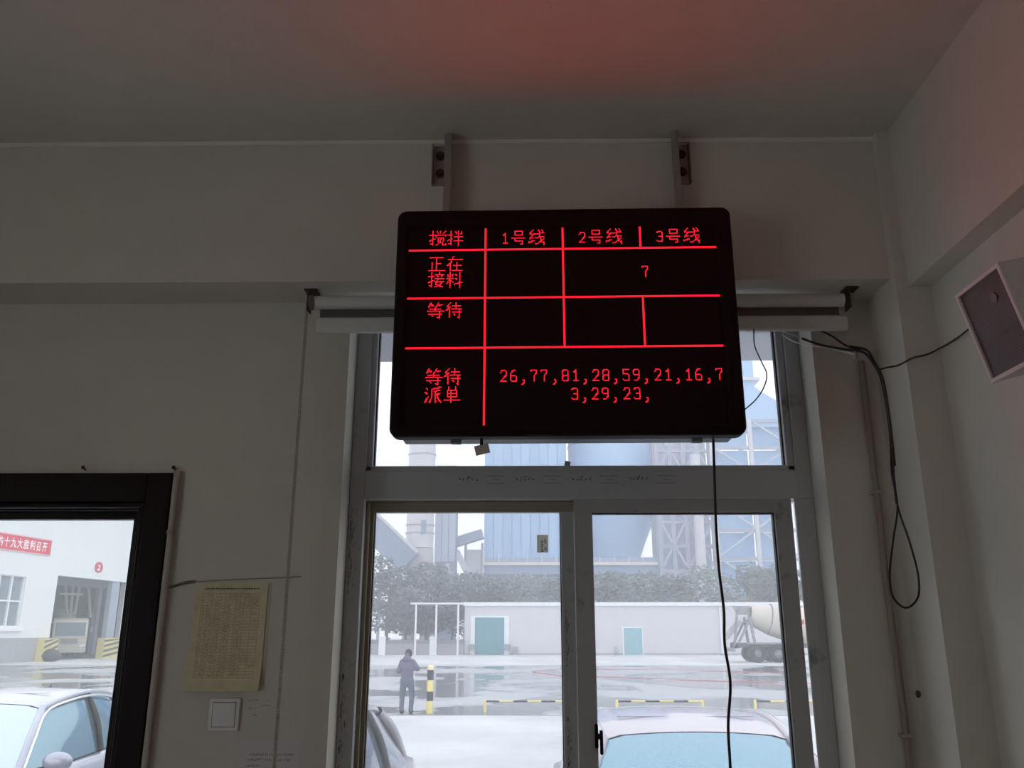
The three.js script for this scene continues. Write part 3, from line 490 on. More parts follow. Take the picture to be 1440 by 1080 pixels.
// ───────────── trees ─────────────
{
  const leafMat = (r, g, b) => new THREE.MeshPhysicalMaterial({ color: lin(r, g, b), roughness: 0.95, transmission: 0.3, thickness: 0, side: THREE.DoubleSide });
  const bark = std(0.16, 0.14, 0.13, 0.95);
  const makeTree = (name, label, rx, ry, n, mat) => {
    const t = thing(name, label, 'tree', [0, YG, 0], 0, 'trees in the haze behind the shed');
    const quads = [];
    const blobs = []; for (let i = 0; i < 11; i++) blobs.push([rr(-0.62, 0.62) * rx, (0.45 + rr(-0.3, 0.42)) * ry * 1.6, rr(-0.62, 0.62) * rx, rr(0.3, 0.5) * rx]);
    for (let i = 0; i < n; i++) {
      const [bxx, by, bz, br] = blobs[Math.floor(rnd() * blobs.length)], d = V(rr(-1, 1), rr(-1, 1), rr(-1, 1)).normalize().multiplyScalar(br * Math.cbrt(rr(0.25, 1)));
      const s = rr(0.18, 0.42), g = new THREE.PlaneGeometry(s, s * 0.7).rotateX(rr(0, 6)).rotateY(rr(0, 6)).translate(bxx + d.x, by + d.y * 0.85 + ry * 0.35, bz + d.z);
      quads.push(g);
    }
    mesh('crown', merge(quads), mat, t);
    mesh('trunk', tube([V(0, 0, 0), V(0.1, ry * 0.5, 0), V(-0.1, ry * 1.2, 0.1)], 0.16, 10), bark, t);
    for (const s of [-1, 1]) mesh('branch', tube([V(0.05, ry * 0.55, 0), V(s * rx * 0.3, ry * 0.9, 0.2), V(s * rx * 0.45, ry * 1.2, 0)], 0.08, 8), bark, t);
    return t;
  };
  const A = makeTree('leafy_tree', 'round bushy tree in the haze behind the white shed', 3.8, 4.4, 3000, leafMat(0.20, 0.24, 0.25));
  const B = makeTree('leafy_tree', 'broad pale green tree in the haze behind the white shed', 4.6, 4.2, 3000, leafMat(0.24, 0.28, 0.27));
  const C = makeTree('leafy_tree', 'dark dense tree beside the canopy and low wall', 4.2, 4.5, 3000, leafMat(0.18, 0.21, 0.24));
  const spot = (px, z) => { const p = onZ(px, 888, z); return [p.x, YG, p.z]; };
  const place = (T, first, px, z, s, a, lab) => { const p = spot(px, z); if (first) { T.position.set(...p); T.rotation.y = a; T.scale.setScalar(s); } else copyOf(T, lab, p, a, s); };
  const stand = [[A, 662, -96, 1.0, 0.4, 'round bushy tree before the conveyor bridge hopper'], [B, 735, -94, 0.98, 1.2, 'broad pale green tree below the square glass sticker'], [C, 600, -88, 1.02, 2, 'dark dense tree behind the canopy roof'],
    [A, 700, -98, 0.96, 2.2, 'round bushy tree before the silo deck, above the wide shutter'], [A, 870, -96, 1.04, 4.1, 'round bushy tree before the cone silo'], [A, 955, -98, 1.0, 5.2, 'round bushy tree before the lattice steel tower'], [A, 1085, -96, 1.12, 1.6, 'round bushy tree above the parked mixer drum'], [A, 780, -99, 0.98, 3, 'round bushy tree before the silo deck, beside the sash stile'],
    [B, 828, -94, 0.95, 2.8, 'broad pale green tree between silo block and cone silo'], [B, 910, -95, 0.98, 0.3, 'broad pale green tree above the narrow shed door'], [B, 1000, -93, 1.06, 3.9, 'broad pale green tree behind the hanging power cord'], [B, 1045, -96, 1.02, 5.5, 'broad pale green tree over the mixer truck chute'],
    [C, 545, -86, 1.08, 0.2, 'dark dense tree at the low wall end by the jamb'], [C, 570, -92, 0.98, 4.4, 'dark dense tree behind the person'], [C, 635, -90, 0.9, 3.1, 'dark dense tree at the shed corner beside the canopy']];
  stand.forEach(([T, px, z, sc, a, lab], i) => { if (i < 3) { place(T, 1, px, z, sc, a); T.userData.label = lab; } else place(T, 0, px, z, sc, a, lab); });
  const bushMat = leafMat(0.19, 0.20, 0.23), lp = onZ(580, 900, -82.5);
  for (let k = 0; k < 5; k++) {
    const q = []; for (let i = 0; i < 420; i++) { const d = V(rr(-1, 1), rr(0, 1), rr(-1, 1)).normalize(), r = rr(0.6, 1); q.push(new THREE.PlaneGeometry(0.2, 0.14).rotateX(rr(0, 6)).rotateY(rr(0, 6)).translate(d.x * r * 1.5, d.y * r * rr(1.2, 1.6), d.z * r * 0.9)); }
    const p = onZ(545 + k * 25, 900, -84.5 + (k % 2)); const t = thing('shrub', 'grey-green shrub behind the low wall', 'shrub', [p.x, YG, p.z], 0, 'shrubs behind the low wall'); mesh('foliage', merge(q), bushMat, t);
  }
}
// ───────────── the concrete plant in the haze ─────────────
{
  const ZP = -130, P = (px, py, z = ZP) => onZ(px, py, z);
  const blue = [std(0.30, 0.50, 0.78, 0.6), std(0.34, 0.54, 0.80, 0.6), std(0.28, 0.47, 0.74, 0.6)], steel = std(0.34, 0.37, 0.46, 0.6), pale = std(0.62, 0.60, 0.64, 0.7), cream = std(0.80, 0.72, 0.66, 0.7), slate = std(0.22, 0.27, 0.40, 0.7), brown = std(0.33, 0.28, 0.31, 0.8);
  // inclined conveyor gallery
  {
    const t = thing('conveyor_gallery', 'slate blue sloping conveyor gallery left of the white silo tower', 'conveyor'), za = -118, a = P(480, 700, za), b = P(576, 792, za), d = b.clone().sub(a).normalize(), up = V(-d.y, d.x, 0).normalize();
    const h = a.distanceTo(P(480, 668, za)) * 0.62;
    mesh('gallery', bar(a, b, 3, h * 1.7), slate, t);
    mesh('roof', bar(a.clone().addScaledVector(up, h * 0.9), b.clone().addScaledVector(up, h * 0.9), 3.4, 0.35), pale, t);
    for (const s of [0.2, 0.6, 0.95]) { const q = a.clone().lerp(b, s); mesh('trestle', cyl(V(q.x, YG, q.z), V(q.x, q.y - 0.5, q.z), 0.2), steel, t); }
  }
  { // white silo tower
    const t = thing('silo_tower', 'whitish cylindrical silo tower with a small dark window', 'silo'), z = -122, l = P(572, 740, z), r = P(610, 740, z), x = (l.x + r.x) / 2, R = (r.x - l.x) / 2, yb = P(590, 771, z).y, yt = P(590, 560, z).y;
    t.position.set(x, YG, z);
    mesh('shell', new THREE.CylinderGeometry(R, R, yt - yb, 32).translate(0, (yt + yb) / 2 - YG, 0), pale, t);
    for (const py of [739, 750, 640, 590]) mesh('hoop', new THREE.TorusGeometry(R + 0.02, 0.14, 6, 32).rotateX(Math.PI / 2).translate(0, P(590, py, z).y - YG, 0), std(0.45, 0.45, 0.5, 0.7), t);
    const wa = P(592.5, 731, z + R), wb = P(599, 750, z + R); mesh('window', bx(wa.x - x, wb.x - x, wb.y - YG, wa.y - YG, R - 0.35, R + 0.12), slate, t);
    mesh('base_ring', new THREE.CylinderGeometry(R * 1.02, R * 1.05, 2.6, 24).translate(0, yb - YG - 1.4, 0), std(0.5, 0.46, 0.48, 0.8), t);
    for (let k = 0; k < 6; k++) { const a = k / 6 * 6.28; mesh('leg', cyl(V(Math.cos(a) * R * 0.9, 0, Math.sin(a) * R * 0.9), V(Math.cos(a) * R * 0.9, yb - YG - 2.4, Math.sin(a) * R * 0.9), 0.35), brown, t); }
    mesh('machinery', rbx(-R * 0.8, R * 0.8, 2, yb - YG - 2.6, -R * 0.7, R * 0.7, 0.2), brown, t);
  }
  { // slim bluish building beside it
    const t = thing('plant_annex', 'slim blue-grey plant annex between silo tower and blue silos', 'building'), z = -126, l = P(612, 740, z), r = P(641, 740, z);
    t.position.set(0, YG, z);
    const yt = P(620, 655, z).y - YG, y1 = P(620, 790, z).y - YG, n = 3;
    for (let k = 0; k < n; k++) mesh('panel', bx(l.x + (r.x - l.x) * k / n + 0.05, l.x + (r.x - l.x) * (k + 1) / n - 0.05, y1, yt, 0, 0.3), std(0.40 + 0.02 * k, 0.47, 0.60, 0.7), t);
    mesh('core', bx(l.x, r.x, 0, yt - 0.2, -4, 0), slate, t);
    const la = P(620, 795, z), lb = P(655, 850, z);
    for (const o of [0, 1.1]) mesh('stair_stringer', bar(V(la.x + 1, la.y - YG, 2 - o), V(lb.x, lb.y - YG - 4, 2 - o), 0.15, 0.35), pale, t);
    for (let k = 0; k < 8; k++) { const q = k / 8; mesh('stair_tread', bx(la.x + 1 + (lb.x - la.x - 1) * q - 0.2, la.x + 1.4 + (lb.x - la.x - 1) * q, la.y - YG + (lb.y - la.y - 4) * q, la.y - YG + (lb.y - la.y - 4) * q + 0.12, 0.9, 2), pale, t); }
  }
  { // conveyor bridge, low left of the blue silos
    const t = thing('conveyor_bridge', 'short dark conveyor bridge joining annex and blue silos', 'conveyor'), a = P(640, 763, -128), b = P(679, 751, -128);
    mesh('bridge', bar(a, b, 2.4, 1.3), slate, t);
    const s1 = P(642, 775, -128), s2 = P(660, 812, -128);
    mesh('chute', bar(s1, s2, 0.6, 0.9), std(0.6, 0.62, 0.68, 0.7), t);
    const c = P(655, 765, -129), e = P(678, 808, -129); mesh('hopper', merge([bx(c.x, e.x, e.y, c.y - 0.8, -131, -129.2)]), std(0.55, 0.55, 0.60, 0.8), t);
    mesh('support_frame', merge([cyl(V(e.x, YG, -129), V(e.x, a.y, -129), 0.2), cyl(V(c.x, YG, -129), V(c.x, a.y, -129), 0.2)]), steel, t);
    const dm = P(652, 742, -134);
  }
  { // pale-blue clad silo block on its deck
    const t = thing('blue_silo_block', 'big pale blue clad silo block standing on a railed deck', 'silo'), l = P(681, 750), r = P(798, 750), yb = P(700, 784).y - YG, yt = P(700, 470).y - YG, n = 9;
    t.position.set(0, YG, ZP);
    for (let k = 0; k < n; k++) mesh('cladding_panel', bx(l.x + (r.x - l.x) * k / n + 0.05, l.x + (r.x - l.x) * (k + 1) / n - 0.05, yb, yt, -0.25 + (k % 2) * 0.06, 0), blue[k % 3], t);
    mesh('core', bx(l.x, r.x, yb, yt - 0.1, -9, -0.24), blue[2], t);
    const dk = thing('plant_deck', 'cream edged deck on columns carrying the blue silos', 'platform', [0, YG, ZP]);
    const x2 = P(924, 790).x, yd = P(700, 791).y - YG, yd2 = P(700, 797).y - YG;
    mesh('deck', bx(l.x - 0.2, x2, yd2 + 0.2, yd, -8, 0.6), cream, dk);
    mesh('deck_fascia', bx(l.x, x2, yd, yb, -0.4, 0.1), std(0.30, 0.38, 0.55, 0.7), dk);
    mesh('back_wall', bx(l.x, x2, 0, yd2 - 1.1, -7, -6.6), std(0.26, 0.32, 0.44, 0.8), dk);
    mesh('deck_girder', bx(l.x, x2, yd2 - 1.1, yd2 + 0.2, -7, 0.2), std(0.22, 0.3, 0.46, 0.7), dk);
    for (const px of [690, 715, 740, 765, 795, 850, 880, 905]) mesh('column', cyl(V(P(px, 790).x, 0, -0.4), V(P(px, 790).x, yd2 - 1, -0.4), 0.4), slate, dk);
    for (let k = 0; k < 12; k++) mesh('rail_post', bx(l.x + (x2 - l.x) * k / 12, l.x + (x2 - l.x) * k / 12 + 0.12, yd, yd + 1.1, 0.4, 0.52), cream, dk);
  }
  { // conical silo
    const t = thing('cone_silo', 'pale blue silo with conical foot beside the steel tower', 'silo'), z = ZP - 9, l = P(800, 700, z), r = P(924, 700, z), R = (r.x - l.x) / 2, ya = P(880, 715, z).y - YG, yb = P(880, 786, z).y - YG, yt = P(880, 480, z).y - YG;
    t.position.set((l.x + r.x) / 2, YG, z);
    mesh('shell', new THREE.LatheGeometry([[R * 0.56, yb], [R * 0.68, yb + (ya - yb) * 0.3], [R * 0.9, yb + (ya - yb) * 0.75], [R, ya], [R, yt], [0.1, yt + 2]].map((q) => new THREE.Vector2(...q)), 36), blue[1], t);
    for (const k of [0.35, 0.7]) mesh('hoop', new THREE.TorusGeometry(R + 0.02, 0.12, 6, 36).rotateX(1.5708).translate(0, ya + (yt - ya) * k, 0), steel, t);
  }
  const lattice = (name, label, p0, p1, pyTop, z, nb, nl, mats) => {
    const t = thing(name, label, 'tower'); const l = P(p0, 750, z).x, r = P(p1, 750, z).x, yt = P(p0, pyTop, z).y - YG; t.position.set(0, YG, z);
    for (let b = 0; b <= nb; b++) for (const q of [0, -6]) mesh('column', bx(l + (r - l) * b / nb - 0.3, l + (r - l) * b / nb + 0.3, 0, yt, q - 0.3, q + 0.3), mats[0], t);
    for (let k = 1; k <= nl; k++) mesh('beam', bx(l - 0.3, r + 0.3, yt * k / nl - 0.5, yt * k / nl, -0.25, 0.25), mats[1], t);
    for (let k = 0; k < nl; k++) for (let b = 0; b < nb; b++) { const xa = l + (r - l) * b / nb, xb = l + (r - l) * (b + 1) / nb, f = (k + b) % 2; mesh('brace', bar(V(f ? xa : xb, yt * k / nl, 0.1), V(f ? xb : xa, yt * (k + 1) / nl, 0.1), 0.28, 0.28), mats[2], t); }
    return { t, l, r, yt };
  };
  { // steel frame tower with grey infill
    const { t, l, r, yt } = lattice('steel_tower', 'grey-blue lattice steel tower between cone silo and blue tower', 928, 1004, 600, ZP + 1, 4, 9, [steel, steel, std(0.46, 0.49, 0.58, 0.6)]);
    for (let k = 2; k < 9; k++) for (let b = 0; b < 4; b++) mesh('infill_panel', bx(l + (r - l) * b / 4, l + (r - l) * (b + 1) / 4, yt * k / 9, yt * (k + 1) / 9, -4, -3.8), std(rr(0.3, 0.46), rr(0.38, 0.46), 0.58, 0.7), t);
  }
  { const p = P(983, 740, ZP + 3), q = P(990, 810, ZP + 3); tag(mesh('riser_pipe', cyl(V(p.x, YG, ZP + 3), V(p.x, P(983, 640, ZP + 3).y, ZP + 3), 0.75), pale), 'thick pale vertical pipe before the lattice steel tower', 'pipe'); }
  { // blue clad tower rising to a stepped head house
    const { t, l, r, yt } = lattice('blue_tower', 'tall blue clad mixing tower with stepped pitched top', 1008, 1180, 590, ZP + 2, 3, 8, [pale, steel, std(0.5, 0.54, 0.62, 0.6)]);
    for (let k = 1; k < 8; k++) for (let b = 0; b < 3; b++) mesh('cladding_panel', bx(l + (r - l) * b / 3 + 0.3, l + (r - l) * (b + 1) / 3 - 0.3, yt * k / 8 + 0.05, yt * (k + 1) / 8 - 0.5, -1.2, -1), blue[(k + b) % 3], t);
    const z = ZP + 2, q = (px, py) => { const a = P(px, py, z); return new THREE.Vector2(a.x, a.y - YG); };
    const sh = new THREE.Shape([q(1008, 600), q(1180, 600), q(1180, 600), q(1118, 579), q(1066, 548), q(1064, 545), q(1008, 545)]);
    mesh('pitched_top', new THREE.ExtrudeGeometry(sh, { depth: 5, bevelEnabled: false }).translate(0, 0, -5), blue[1], t);
    const hh = (a, b, c, d, dz) => { const u = q(a, c), w = q(b, d); return bx(u.x, w.x, w.y, u.y, -4.5, dz); };
    mesh('head_house', hh(1012, 1062, 505, 548, -0.2), blue[0], t); mesh('head_house_roof', hh(1008, 1068, 531, 535, 0.3), pale, t); mesh('vent_cap', hh(1030, 1058, 496, 506, -0.8), pale, t);
  }
}
// ───────────── vehicles ─────────────
const tyre = std(0.025, 0.025, 0.027, 0.85), chrome = std(0.75, 0.76, 0.78, 0.15, { metalness: 1 });
function wheel(parent, x, y, z, r, w, hub) {      // axle along z
  const g = mesh('wheel', new THREE.LatheGeometry([[r * 0.55, -w / 2], [r * 0.9, -w / 2], [r, -w * 0.36], [r, w * 0.36], [r * 0.9, w / 2], [r * 0.55, w / 2]].map((q) => new THREE.Vector2(...q)), 28).rotateX(Math.PI / 2).translate(x, y, z), tyre, parent);
  mesh('hub', new THREE.LatheGeometry([[0.01, w * 0.36], [r * 0.22, w * 0.36], [r * 0.3, w * 0.2], [r * 0.56, w * 0.3], [r * 0.56, -w * 0.3], [r * 0.3, -w * 0.2], [r * 0.22, -w * 0.36], [0.01, -w * 0.36]].map((q) => new THREE.Vector2(...q)), 20).rotateX(Math.PI / 2).translate(x, y, z), hub, g);
  return g;
}
function mixerTruck(label, pos, turn) {      // forward is +x
  const t = thing('mixer_truck', label, 'truck', pos, turn), R = 0.58, dirty = std(0.25, 0.26, 0.29, 0.7), creamP = std(0.60, 0.54, 0.47, 0.5), dark = std(0.11, 0.12, 0.14, 0.6), glassB = std(0.10, 0.14, 0.17, 0.08, { metalness: 0.3 });
  for (const x of [-3.1, -1.72, 1.9, 3.5]) for (const z of [-1.02, 1.02]) wheel(t, x, R, z, R, x < 0 ? 0.5 : 0.32, dirty);
  mesh('chassis', merge([bx(-4.6, 4.7, 0.95, 1.25, -0.5, -0.36), bx(-4.6, 4.7, 0.95, 1.25, 0.36, 0.5), bx(-4.5, -4.3, 0.9, 1.3, -0.5, 0.5)]), dark, t);
  mesh('mudguard', merge([bx(-3.9, -0.95, 1.2, 1.28, -1.25, -0.75), bx(-3.9, -0.95, 1.2, 1.28, 0.75, 1.25)]), dirty, t);
  // drum: lathe turned so that its mouth points up to the rear
  const prof = [[0.02, 0], [0.75, 0], [0.95, 0.1], [1.22, 1.2], [1.24, 2.5], [1.05, 3.9], [0.72, 5.0], [0.62, 5.3], [0.56, 5.3], [0.5, 5.1]].map((q) => new THREE.Vector2(...q));
  const drum = mesh('drum', new THREE.LatheGeometry(prof, 36).rotateZ(Math.PI / 2 - 0.2).translate(2.0, 2.05, 0), creamP, t); drum.userData.label = 'cream mixer drum';
  const red = std(0.45, 0.12, 0.1, 0.6);
  for (let k = 0; k < 4; k++) mesh('painted_mark', bx(-0.9 + k * 0.42, -0.66 + k * 0.42, 2.5, 2.8, 1.205, 1.245).rotateX(0), red, drum);
  mesh('drum_ring', new THREE.TorusGeometry(1.0, 0.06, 8, 32).rotateY(Math.PI / 2).rotateZ(-0.2).translate(-1.9, 2.87, 0), dirty, t);
  mesh('rear_stand', merge([bar(V(-3.2, 1.2, 0.9), V(-3.4, 3.0, 0.8), 0.16), bar(V(-3.2, 1.2, -0.9), V(-3.4, 3.0, -0.8), 0.16), bar(V(-4.3, 1.2, 0.7), V(-3.4, 2.8, 0.7), 0.14), bar(V(-4.3, 1.2, -0.7), V(-3.4, 2.8, -0.7), 0.14), bar(V(-3.4, 2.7, -0.85), V(-3.4, 2.7, 0.85), 0.16)]), dirty, t);
  mesh('hopper', new THREE.CylinderGeometry(0.6, 0.35, 0.6, 18, 1, true).translate(-3.75, 3.45, 0), std(0.4, 0.4, 0.42, 0.7, { side: THREE.DoubleSide }), t);
  mesh('chute', merge([bar(V(-3.9, 2.6, 0), V(-4.9, 1.55, 0), 0.55, 0.12), bar(V(-3.9, 2.75, 0.26), V(-4.9, 1.7, 0.26), 0.06, 0.3), bar(V(-3.9, 2.75, -0.26), V(-4.9, 1.7, -0.26), 0.06, 0.3)]), std(0.42, 0.42, 0.44, 0.7), t);
  mesh('ladder', merge([bar(V(-4.55, 1.1, 0.9), V(-4.2, 3.5, 0.9), 0.07), bar(V(-4.55, 1.1, 0.5), V(-4.2, 3.5, 0.5), 0.07), ...[0, 1, 2, 3, 4, 5].map((k) => bar(V(-4.5 + k * 0.055, 1.4 + k * 0.38, 0.5), V(-4.5 + k * 0.055, 1.4 + k * 0.38, 0.9), 0.05))]), dirty, t);
  mesh('tail_frame', bx(-4.85, -4.65, 0.7, 0.95, -1.2, 1.2), dirty, t);
  mesh('water_tank', cyl(V(2.45, 1.7, -1.1), V(2.45, 1.7, 1.1), 0.36), creamP, t);
  // cab
  const cs = new THREE.Shape([[2.95, 0.85], [4.95, 0.75], [5.02, 1.6], [4.75, 2.85], [4.5, 2.98], [2.98, 2.98]].map((q) => new THREE.Vector2(...q)));
  const cab = mesh('cab', new THREE.ExtrudeGeometry(cs, { depth: 2.36, bevelEnabled: true, bevelThickness: 0.06, bevelSize: 0.05, bevelSegments: 3 }).translate(0, 0, -1.18), creamP, t);
  mesh('windscreen', bar(V(5.055, 1.66, 0), V(4.83, 2.68, 0), 2.16, 0.04), glassB, cab);
  for (const s of [-1, 1]) {
    mesh('side_window', bx(3.5, 4.55, 1.75, 2.6, s * 1.235, s * 1.25), glassB, cab);
    mesh('headlight', rbx(5.0, 5.09, 0.82, 1.02, s * 0.75, s * 1.12, 0.02), std(0.75, 0.76, 0.8, 0.2), cab);
    mesh('wing_mirror', merge([rbx(4.75, 4.87, 1.9, 2.4, s * 1.42, s * 1.62, 0.03), bar(V(4.75, 2.45, s * 1.2), V(4.8, 2.42, s * 1.5), 0.05)]), dark, cab);
  }
  for (let k = 0; k < 4; k++) mesh('grille_slat', bx(5.02, 5.075, 1.1 + k * 0.1, 1.15 + k * 0.1, -0.6, 0.6), dark, cab);
  mesh('bumper', rbx(4.72, 5.16, 0.42, 0.76, -1.23, 1.23, 0.05), std(0.55, 0.53, 0.48, 0.5), t);
  return t;
}
{ const p = onY(1068, 932, YG); mixerTruck('cream concrete mixer truck parked before the white shed end', [p.x + 3.1, YG, p.z - 1.3], 0); }

function sedan(label, pos, turn, paint, opts = {}) {     // forward is +z
  const t = thing('sedan_car', label, 'car', pos, turn);
  const st = [[-2.28, 0.66, 0.62], [-2.2, 0.80, 0.86], [-1.8, 0.86, 0.99], [-1.2, 0.89, 0.985], [-0.4, 0.9, 0.955], [0.4, 0.9, 0.945], [0.95, 0.89, 0.94], [1.5, 0.87, 0.86], [2.05, 0.8, 0.74], [2.25, 0.66, 0.62], [2.32, 0.5, 0.5]];
  const sec = st.map(([z, w, h]) => { const half = [[w * 0.88, 0.2], [w * 0.99, 0.34], [w, 0.55], [w * 0.985, h * 0.85], [w * 0.945, h * 0.97], [w * 0.86, h], [w * 0.45, h + 0.015]]; return [...half.map(([x, y]) => [x, y, z]), [0, h + 0.02, z], ...half.slice().reverse().map(([x, y]) => [-x, y, z])]; });
  const body = mesh('body', merge([loft(sec), bx(-0.6, 0.6, 0.2, 0.6, 2.2, 2.3), bx(-0.7, 0.7, 0.2, 0.7, -2.27, -2.2), bx(-0.78, 0.78, 0.18, 0.24, -2.2, 2.2)]), paint, t);
  body.material.side = THREE.DoubleSide;
  // greenhouse curves: belt and roof rail per station
  const belt = (z) => 0.80 - 0.06 * Math.max(0, (Math.abs(z + 0.4) - 0.8)), bh = (z) => 0.955 - 0.02 * z, roofH = (z) => 1.485 - 0.085 * ((z + 0.45) / 0.8) ** 2, roofW = (z) => 0.60 - 0.035 * ((z + 0.4) / 0.8) ** 2;
  const zr0 = -1.25, zr1 = 0.32, cowl = 1.1, tail = -1.92, grid = (n, m, f) => loft(Array.from({ length: n + 1 }, (_, i) => Array.from({ length: m + 1 }, (_, j) => f(i / n, j / m))));
  const roof = (z, s) => [roofW(z) * s, roofH(z) + 0.03 * (1 - s * s) - 0.02 * Math.max(0, Math.abs(s) - 0.85) / 0.15, z];
  const both = (g) => { const q = g.clone(); q.translate(0, -0.02, 0); return merge([g, q]); };
  mesh('roof', both(grid(14, 12, (u, v) => roof(zr0 + (zr1 - zr0) * u, v * 2 - 1))), paint, t);
  const glassM = opts.glass, dark = std(0.02, 0.022, 0.026, 0.5);
  const shield = (zTop, zBot, wBot, hBot) => grid(8, 10, (u, v) => { const s = v * 2 - 1, a = roof(zTop, s * 0.99), b = [wBot * s, hBot, zBot + (zBot > 0 ? -1 : 1) * 0.14 * s * s]; const k = u; const bow = 0.045 * Math.sin(Math.PI * k); return [a[0] + (b[0] - a[0]) * k, a[1] - 0.004 + (b[1] - a[1]) * k + bow, a[2] + (b[2] - a[2]) * k + (zBot > 0 ? 0.5 : -0.5) * bow]; });
  const ws = mesh('windscreen', both(shield(zr1, cowl, 0.72, 0.955)), glassM, t);
  mesh('mirror_shade', merge([rbx(-0.11, 0.11, 1.35, 1.40, 0.36, 0.40, 0.012)]), dark, ws);
  mesh('rear_window', both(shield(zr0, tail, 0.66, 1.0)), glassM, t);
  for (const s of [-1, 1]) {
    const side = (z0, z1) => grid(10, 6, (u, v) => { const z = z0 + (z1 - z0) * u, top = Math.min(1, 1), zt = z * 0.84 - 0.1; const zz = z + (Math.max(zr0 + 0.05, Math.min(zr1 - 0.02, zt)) - z) * v; const wb = belt(z), yb = bh(z), wt = roofW(zz) + 0.004, yt = roofH(zz) - 0.03; return [s * (wb + (wt - wb) * v + 0.018 * Math.sin(Math.PI * v)), yb + (yt - yb) * v, zz]; });
    mesh('side_window', side(-0.42, 0.92), opts.sideGlass ?? glassM, t);
    mesh('side_window', side(-1.5, -0.48), opts.sideGlass ?? glassM, t);
    const cw = [roofW(zr1) * s, roofH(zr1) - 0.015, zr1];
    mesh('pillar', merge([tube([V(s * 0.77, 0.95, 1.02), V(s * 0.69, 1.2, 0.70), V(s * (roofW(zr1) + 0.005), roofH(zr1) - 0.01, zr1)], 0.033, 12), tube([V(s * 0.70, 0.99, -1.82), V(s * 0.66, 1.22, -1.5), V(s * (roofW(zr0) + 0.003), roofH(zr0) - 0.01, zr0)], 0.05, 12), tube(Array.from({ length: 9 }, (_, i) => { const z = zr0 + (zr1 - zr0) * i / 8; return V(s * (roofW(z) + 0.004), roofH(z) - 0.012, z); }), 0.026, 20)]), paint, t);
    mesh('door_post', tube([V(s * 0.815, 0.96, -0.45), V(s * 0.725, 1.25, -0.47), V(s * 0.61, 1.455, -0.48)], 0.028, 8), dark, t);
    if (opts.chrome) mesh('chrome_trim', tube([V(s * 0.80, 0.955, 1.0), V(s * 0.728, 1.2, 0.70), V(s * 0.632, 1.372, 0.34), V(s * 0.648, 1.435, -0.1), V(s * 0.648, 1.44, -0.6), V(s * 0.63, 1.385, -1.15)], 0.012, 40), chrome, t);
    else mesh('roof_strip', tube([V(s * 0.79, 0.97, 1.0), V(s * 0.712, 1.22, 0.70), V(s * 0.60, 1.405, 0.34)], 0.009, 20), dark, t);
    const mir = mesh('wing_mirror', new THREE.SphereGeometry(1, 16, 12).scale(0.12, 0.075, 0.06).translate(s * 0.98, 1.03, 0.82), paint, t);
    mesh('mirror_arm', bar(V(s * 0.82, 0.97, 0.82), V(s * 0.95, 1.0, 0.82), 0.04, 0.03), dark, mir);
    for (const z of [-1.38, 1.42]) { const w = wheel(t, 0, 0, 0, 0.325, 0.22, std(0.5, 0.5, 0.52, 0.3, { metalness: 0.8 })); w.rotation.y = Math.PI / 2; w.position.set(s * 0.80, 0.325, z); }
    mesh('headlight', rbx(s * 0.42, s * 0.72, 0.56, 0.68, 2.06, 2.2, 0.03).rotateY(0), std(0.8, 0.82, 0.85, 0.15), t);
    mesh('tail_light', rbx(s * 0.45, s * 0.78, 0.68, 0.84, -2.22, -2.1, 0.03), std(0.45, 0.03, 0.03, 0.25), t);
  }
  if (opts.fin) mesh('antenna_fin', new THREE.ConeGeometry(0.03, 0.07, 10).scale(0.4, 1, 1.6).translate(0, 1.485, -1.05), dark, t);
  mesh('roof_panel_gap', bar(V(-0.45, roofH(-0.05) + 0.026, -0.05), V(0.45, roofH(-0.05) + 0.026, -0.05), 0.012, 0.004), std(0.3, 0.3, 0.32, 0.5), t);
  mesh('interior', merge([bx(-0.66, 0.66, 0.6, 0.9, -1.2, 0.6), rbx(-0.6, -0.12, 0.85, 1.28, -0.35, -0.2, 0.06), rbx(0.12, 0.6, 0.85, 1.28, -0.35, -0.2, 0.06)]), dark, t);
  return t;
}
const reflect = (r, g, b) => std(r, g, b, 0.06, { metalness: 0.75 });
sedan('pale pinkish sedan parked below the open sliding sash', [1.07, YG, -6.0], 0, phy(0.34, 0.28, 0.32, 0.35, { clearcoat: 1, clearcoatRoughness: 0.08 }), { glass: reflect(0.20, 0.33, 0.40) });
sedan('silver lavender sedan with chrome window trim beyond the door', [-4.75, YG, -8.1], 0.06, phy(0.34, 0.34, 0.42, 0.3, { metalness: 0.3, clearcoat: 1, clearcoatRoughness: 0.08 }), { glass: reflect(0.46, 0.52, 0.64), sideGlass: reflect(0.22, 0.33, 0.40), chrome: true, fin: true });
sedan('grey sedan mostly hidden behind the window jamb', [-1.78, YG, -6.3], 0, phy(0.30, 0.27, 0.30, 0.3, { clearcoat: 1, clearcoatRoughness: 0.08 }), { glass: reflect(0.30, 0.34, 0.42) });

